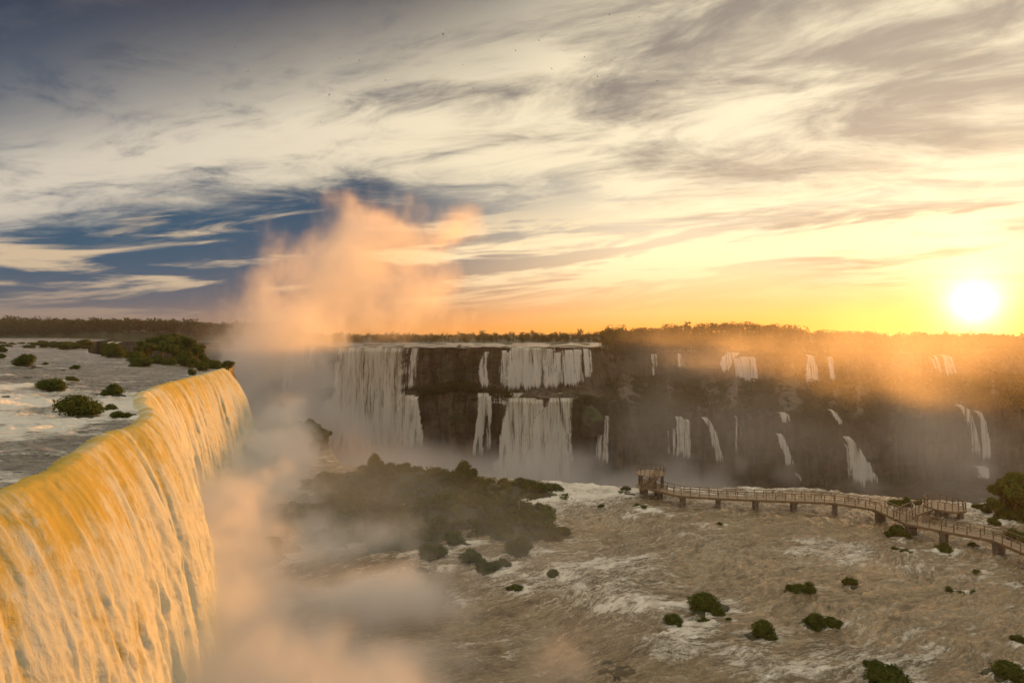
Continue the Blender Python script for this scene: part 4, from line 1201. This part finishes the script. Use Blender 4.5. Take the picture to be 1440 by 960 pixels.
def mist(name, label, lo_, hi_, vox, blobs, dens, nscale=.03, namp=1.1, edge=(.05, .55), zs=1.0, seed=0.0, g=.35, warp=10.0, fine=.6):
    """spray as a grid of density: soft blobs (centre, radii, weight) torn by noise"""
    m = mat_mist(name + '_spray', dens, g)
    o = link(name, box_mesh(name, lo_, hi_, m), kind='stuff'); o['label'] = label
    ng = bpy.data.node_groups.new(name, 'GeometryNodeTree'); X.nt = ng
    ng.interface.new_socket('Geometry', in_out='INPUT', socket_type='NodeSocketGeometry'); ng.interface.new_socket('Geometry', in_out='OUTPUT', socket_type='NodeSocketGeometry')
    N = ng.nodes.new; L = ng.links.new
    out = N('NodeGroupOutput'); vc = N('GeometryNodeVolumeCube'); st = N('GeometryNodeSetMaterial'); st.inputs['Material'].default_value = m
    pos = N('GeometryNodeInputPosition')
    def vm(op, a, b):
        n = N('ShaderNodeVectorMath'); n.operation = op
        for i, k in enumerate((a, b)):
            if isinstance(k, X): L(k.v, n.inputs[i])
            else: n.inputs[i].default_value = k
        return X(n.outputs['Value' if op == 'LENGTH' else 'Vector'])
    P0 = X(pos.outputs[0])
    ps = vm('ADD', vm('MULTIPLY', P0, (1, 1, zs)), (seed * 13.1, seed * 7.7, seed * 3.3))
    nn = N('ShaderNodeTexNoise'); L(ps.v, nn.inputs['Vector']); nn.inputs['Scale'].default_value = nscale * .6; nn.inputs['Detail'].default_value = 2
    wv = vm('MULTIPLY', vm('SUBTRACT', X(nn.outputs['Color']), (.5, .5, .5)), (warp * 2, warp * 2, warp * 2))
    Pw = vm('ADD', P0, wv)
    f1 = noise(vm('ADD', ps, wv), nscale, 7, .64)
    tot = None
    for c, r, w_ in blobs:
        l = vm('LENGTH', vm('DIVIDE', vm('SUBTRACT', Pw, tuple(map(float, c))), tuple(map(float, r))), (0, 0, 0))
        k = (1.0 - l) * w_
        tot = k if tot is None else xmax(tot, k)
    f2 = noise(vm('ADD', ps, wv), nscale * 3.1, 5, .62, .4)
    dd = sstep(tot + (f1 - .5) * namp + (f2 - .5) * fine, edge[0], edge[1])
    L(dd.v, vc.inputs['Density']); vc.inputs['Background'].default_value = 0
    vc.inputs['Min'].default_value = lo_; vc.inputs['Max'].default_value = hi_
    for a, q in zip('XYZ', range(3)): vc.inputs['Resolution ' + a].default_value = max(8, int((hi_[q] - lo_[q]) / vox))
    L(vc.outputs[0], st.inputs[0]); L(st.outputs[0], out.inputs[0])
    o.modifiers.new('grid', 'NODES').node_group = ng
    return o


def blob(px, py, Y, wpx, hpx, dep, w=1.0):
    p = at(px, py, Y); return p, (wpx / 2 / F * Y, dep, hpx / 2 / F * Y), w


mist('mist_plume', 'tall column of spray rising out of the throat of the canyon', (-185, 240, -47), (20, 400, 95), 1.6,
     [blob(390, 590, 330, 300, 200, 60, 1.2), blob(400, 480, 320, 250, 240, 45, 1.15), blob(500, 385, 315, 300, 230, 42, 1.15), blob(545, 330, 312, 230, 130, 34, 1.0), blob(620, 330, 315, 170, 90, 26, .8), blob(345, 500, 330, 150, 170, 35, .9), blob(560, 420, 318, 220, 150, 36, .8)],
     .085, .035, 2.6, (.12, 1.25), .85, 1.0, .45, 16, 1.3)
mist('mist_canyon', 'bank of spray filling the canyon at the foot of the far falls', (-165, 215, -47.5), (110, 366, -8), 2.4,
     [((-60, 320, -42), (100, 70, 24), 1.2), ((12, 325, -42), (50, 40, 26), 1.3), ((60, 300, -48), (80, 60, 18), 1.0), ((-80, 270, -46), (60, 60, 20), 1.0), ((-75, 345, -40), (40, 24, 34), 1.3)],
     .055, .035, 1.3, (.05, .9), 1.4, 3.0, .35, 8)
mist('mist_drift', 'drifting veils of sunlit spray before the wooded wall', (30, 125, -46), (270, 400, 44), 3.2,
     [blob(1000, 505, 280, 200, 100, 50, .75), blob(1105, 495, 230, 180, 120, 60, .85), blob(1200, 505, 210, 220, 140, 70, 1.15), blob(1310, 510, 200, 240, 150, 70, 1.2), blob(1420, 505, 190, 240, 150, 60, 1.1), blob(1250, 570, 200, 150, 150, 50, 1.0), blob(930, 600, 300, 230, 220, 50, 1.3), blob(1020, 600, 290, 190, 200, 45, 1.2), blob(1350, 630, 250, 260, 160, 60, 1.1),
      blob(1270, 640, 210, 180, 170, 50, 1.2), blob(860, 560, 330, 130, 140, 30, .9), blob(1120, 630, 240, 260, 150, 50, 1.15), blob(1120, 570, 220, 120, 130, 40, .8), blob(930, 500, 355, 210, 110, 36, 1.1), blob(1030, 500, 372, 200, 110, 28, 1.1)],
     .0072, .024, 2.5, (-.05, 1.2), .75, 5.0, .55, 18, 1.2)
foot = [((lipq + 8.5, yq, 1.5), (13, 12, hq + 1), 1.25) for yq, lipq, hq in [(y_, float(lips(y_)), 4.5 + .05 * y_) for y_ in (40, 48, 57, 66, 76, 87, 98, 110, 122, 134, 146, 158)]]
mist('mist_foot', 'billowing spray thrown up at the foot of the great fall', (-66, 30, .2), (8, 178, 22), .8,
     foot + [((-12, 48, 1), (14, 10, 5.0), 1.2), ((-11, 58, 1), (14, 12, 4.0), 1.05), ((-16, 70, 1), (14, 14, 4.5), 1.0), ((-24, 88, 1), (14, 14, 4.5), 1.0), ((-3, 50, 1), (12, 9, 3.5), .95)],
     .52, .075, 2.6, (.07, 1.3), 1.0, 7.0, .30, 4.0, 1.4)
mist('mist_feet', 'small puffs of spray at the feet of the thin falls', (75, 322, -48), (275, 362, -18), 2.0,
     [blob(c_, r_, Y_, w_, h_, 12, 1.1) for c_, r_, Y_, w_, h_ in ((845, 662, 338, 60, 60), (955, 652, 346, 70, 60), (1012, 664, 347, 60, 50), (1038, 655, 346, 40, 50), (1108, 668, 340, 60, 45), (1212, 686, 335, 90, 50), (1376, 662, 352, 80, 50))],
     .055, .07, 1.6, (.05, 1.0), 1.0, 2.0, .35, 5)
mist('mist_veil', 'thin veil of spray drifting over the islet', (-50, 46, .3), (40, 142, 20), 1.6,
     [((-14, 100, 2), (30, 24, 9), 1.0), ((-25, 115, 4), (24, 20, 11), 1.0), ((-2, 84, 1), (24, 18, 6), .9), ((10, 125, 1), (24, 14, 6), .8), ((-8, 64, 1), (14, 14, 4), .9), ((5, 60, .5), (13, 11, 3.2), 1.0)],
     .020, .05, 1.9, (.08, 1.0), 1.0, 9.0, .35, 6)

hm = mat_mist('valley_haze', .00009, .55, (1.0, .94, .86)); 
for n_ in hm.node_tree.nodes:
    if n_.type == 'PRINCIPLED_VOLUME': n_.inputs['Density Attribute'].default_value = ''
hz_ = link('haze', box_mesh('haze', (-2700, -150, CZ - 6), (4300, 2500, 100), hm), kind='stuff'); hz_['label'] = 'warm evening haze hanging in the whole valley'
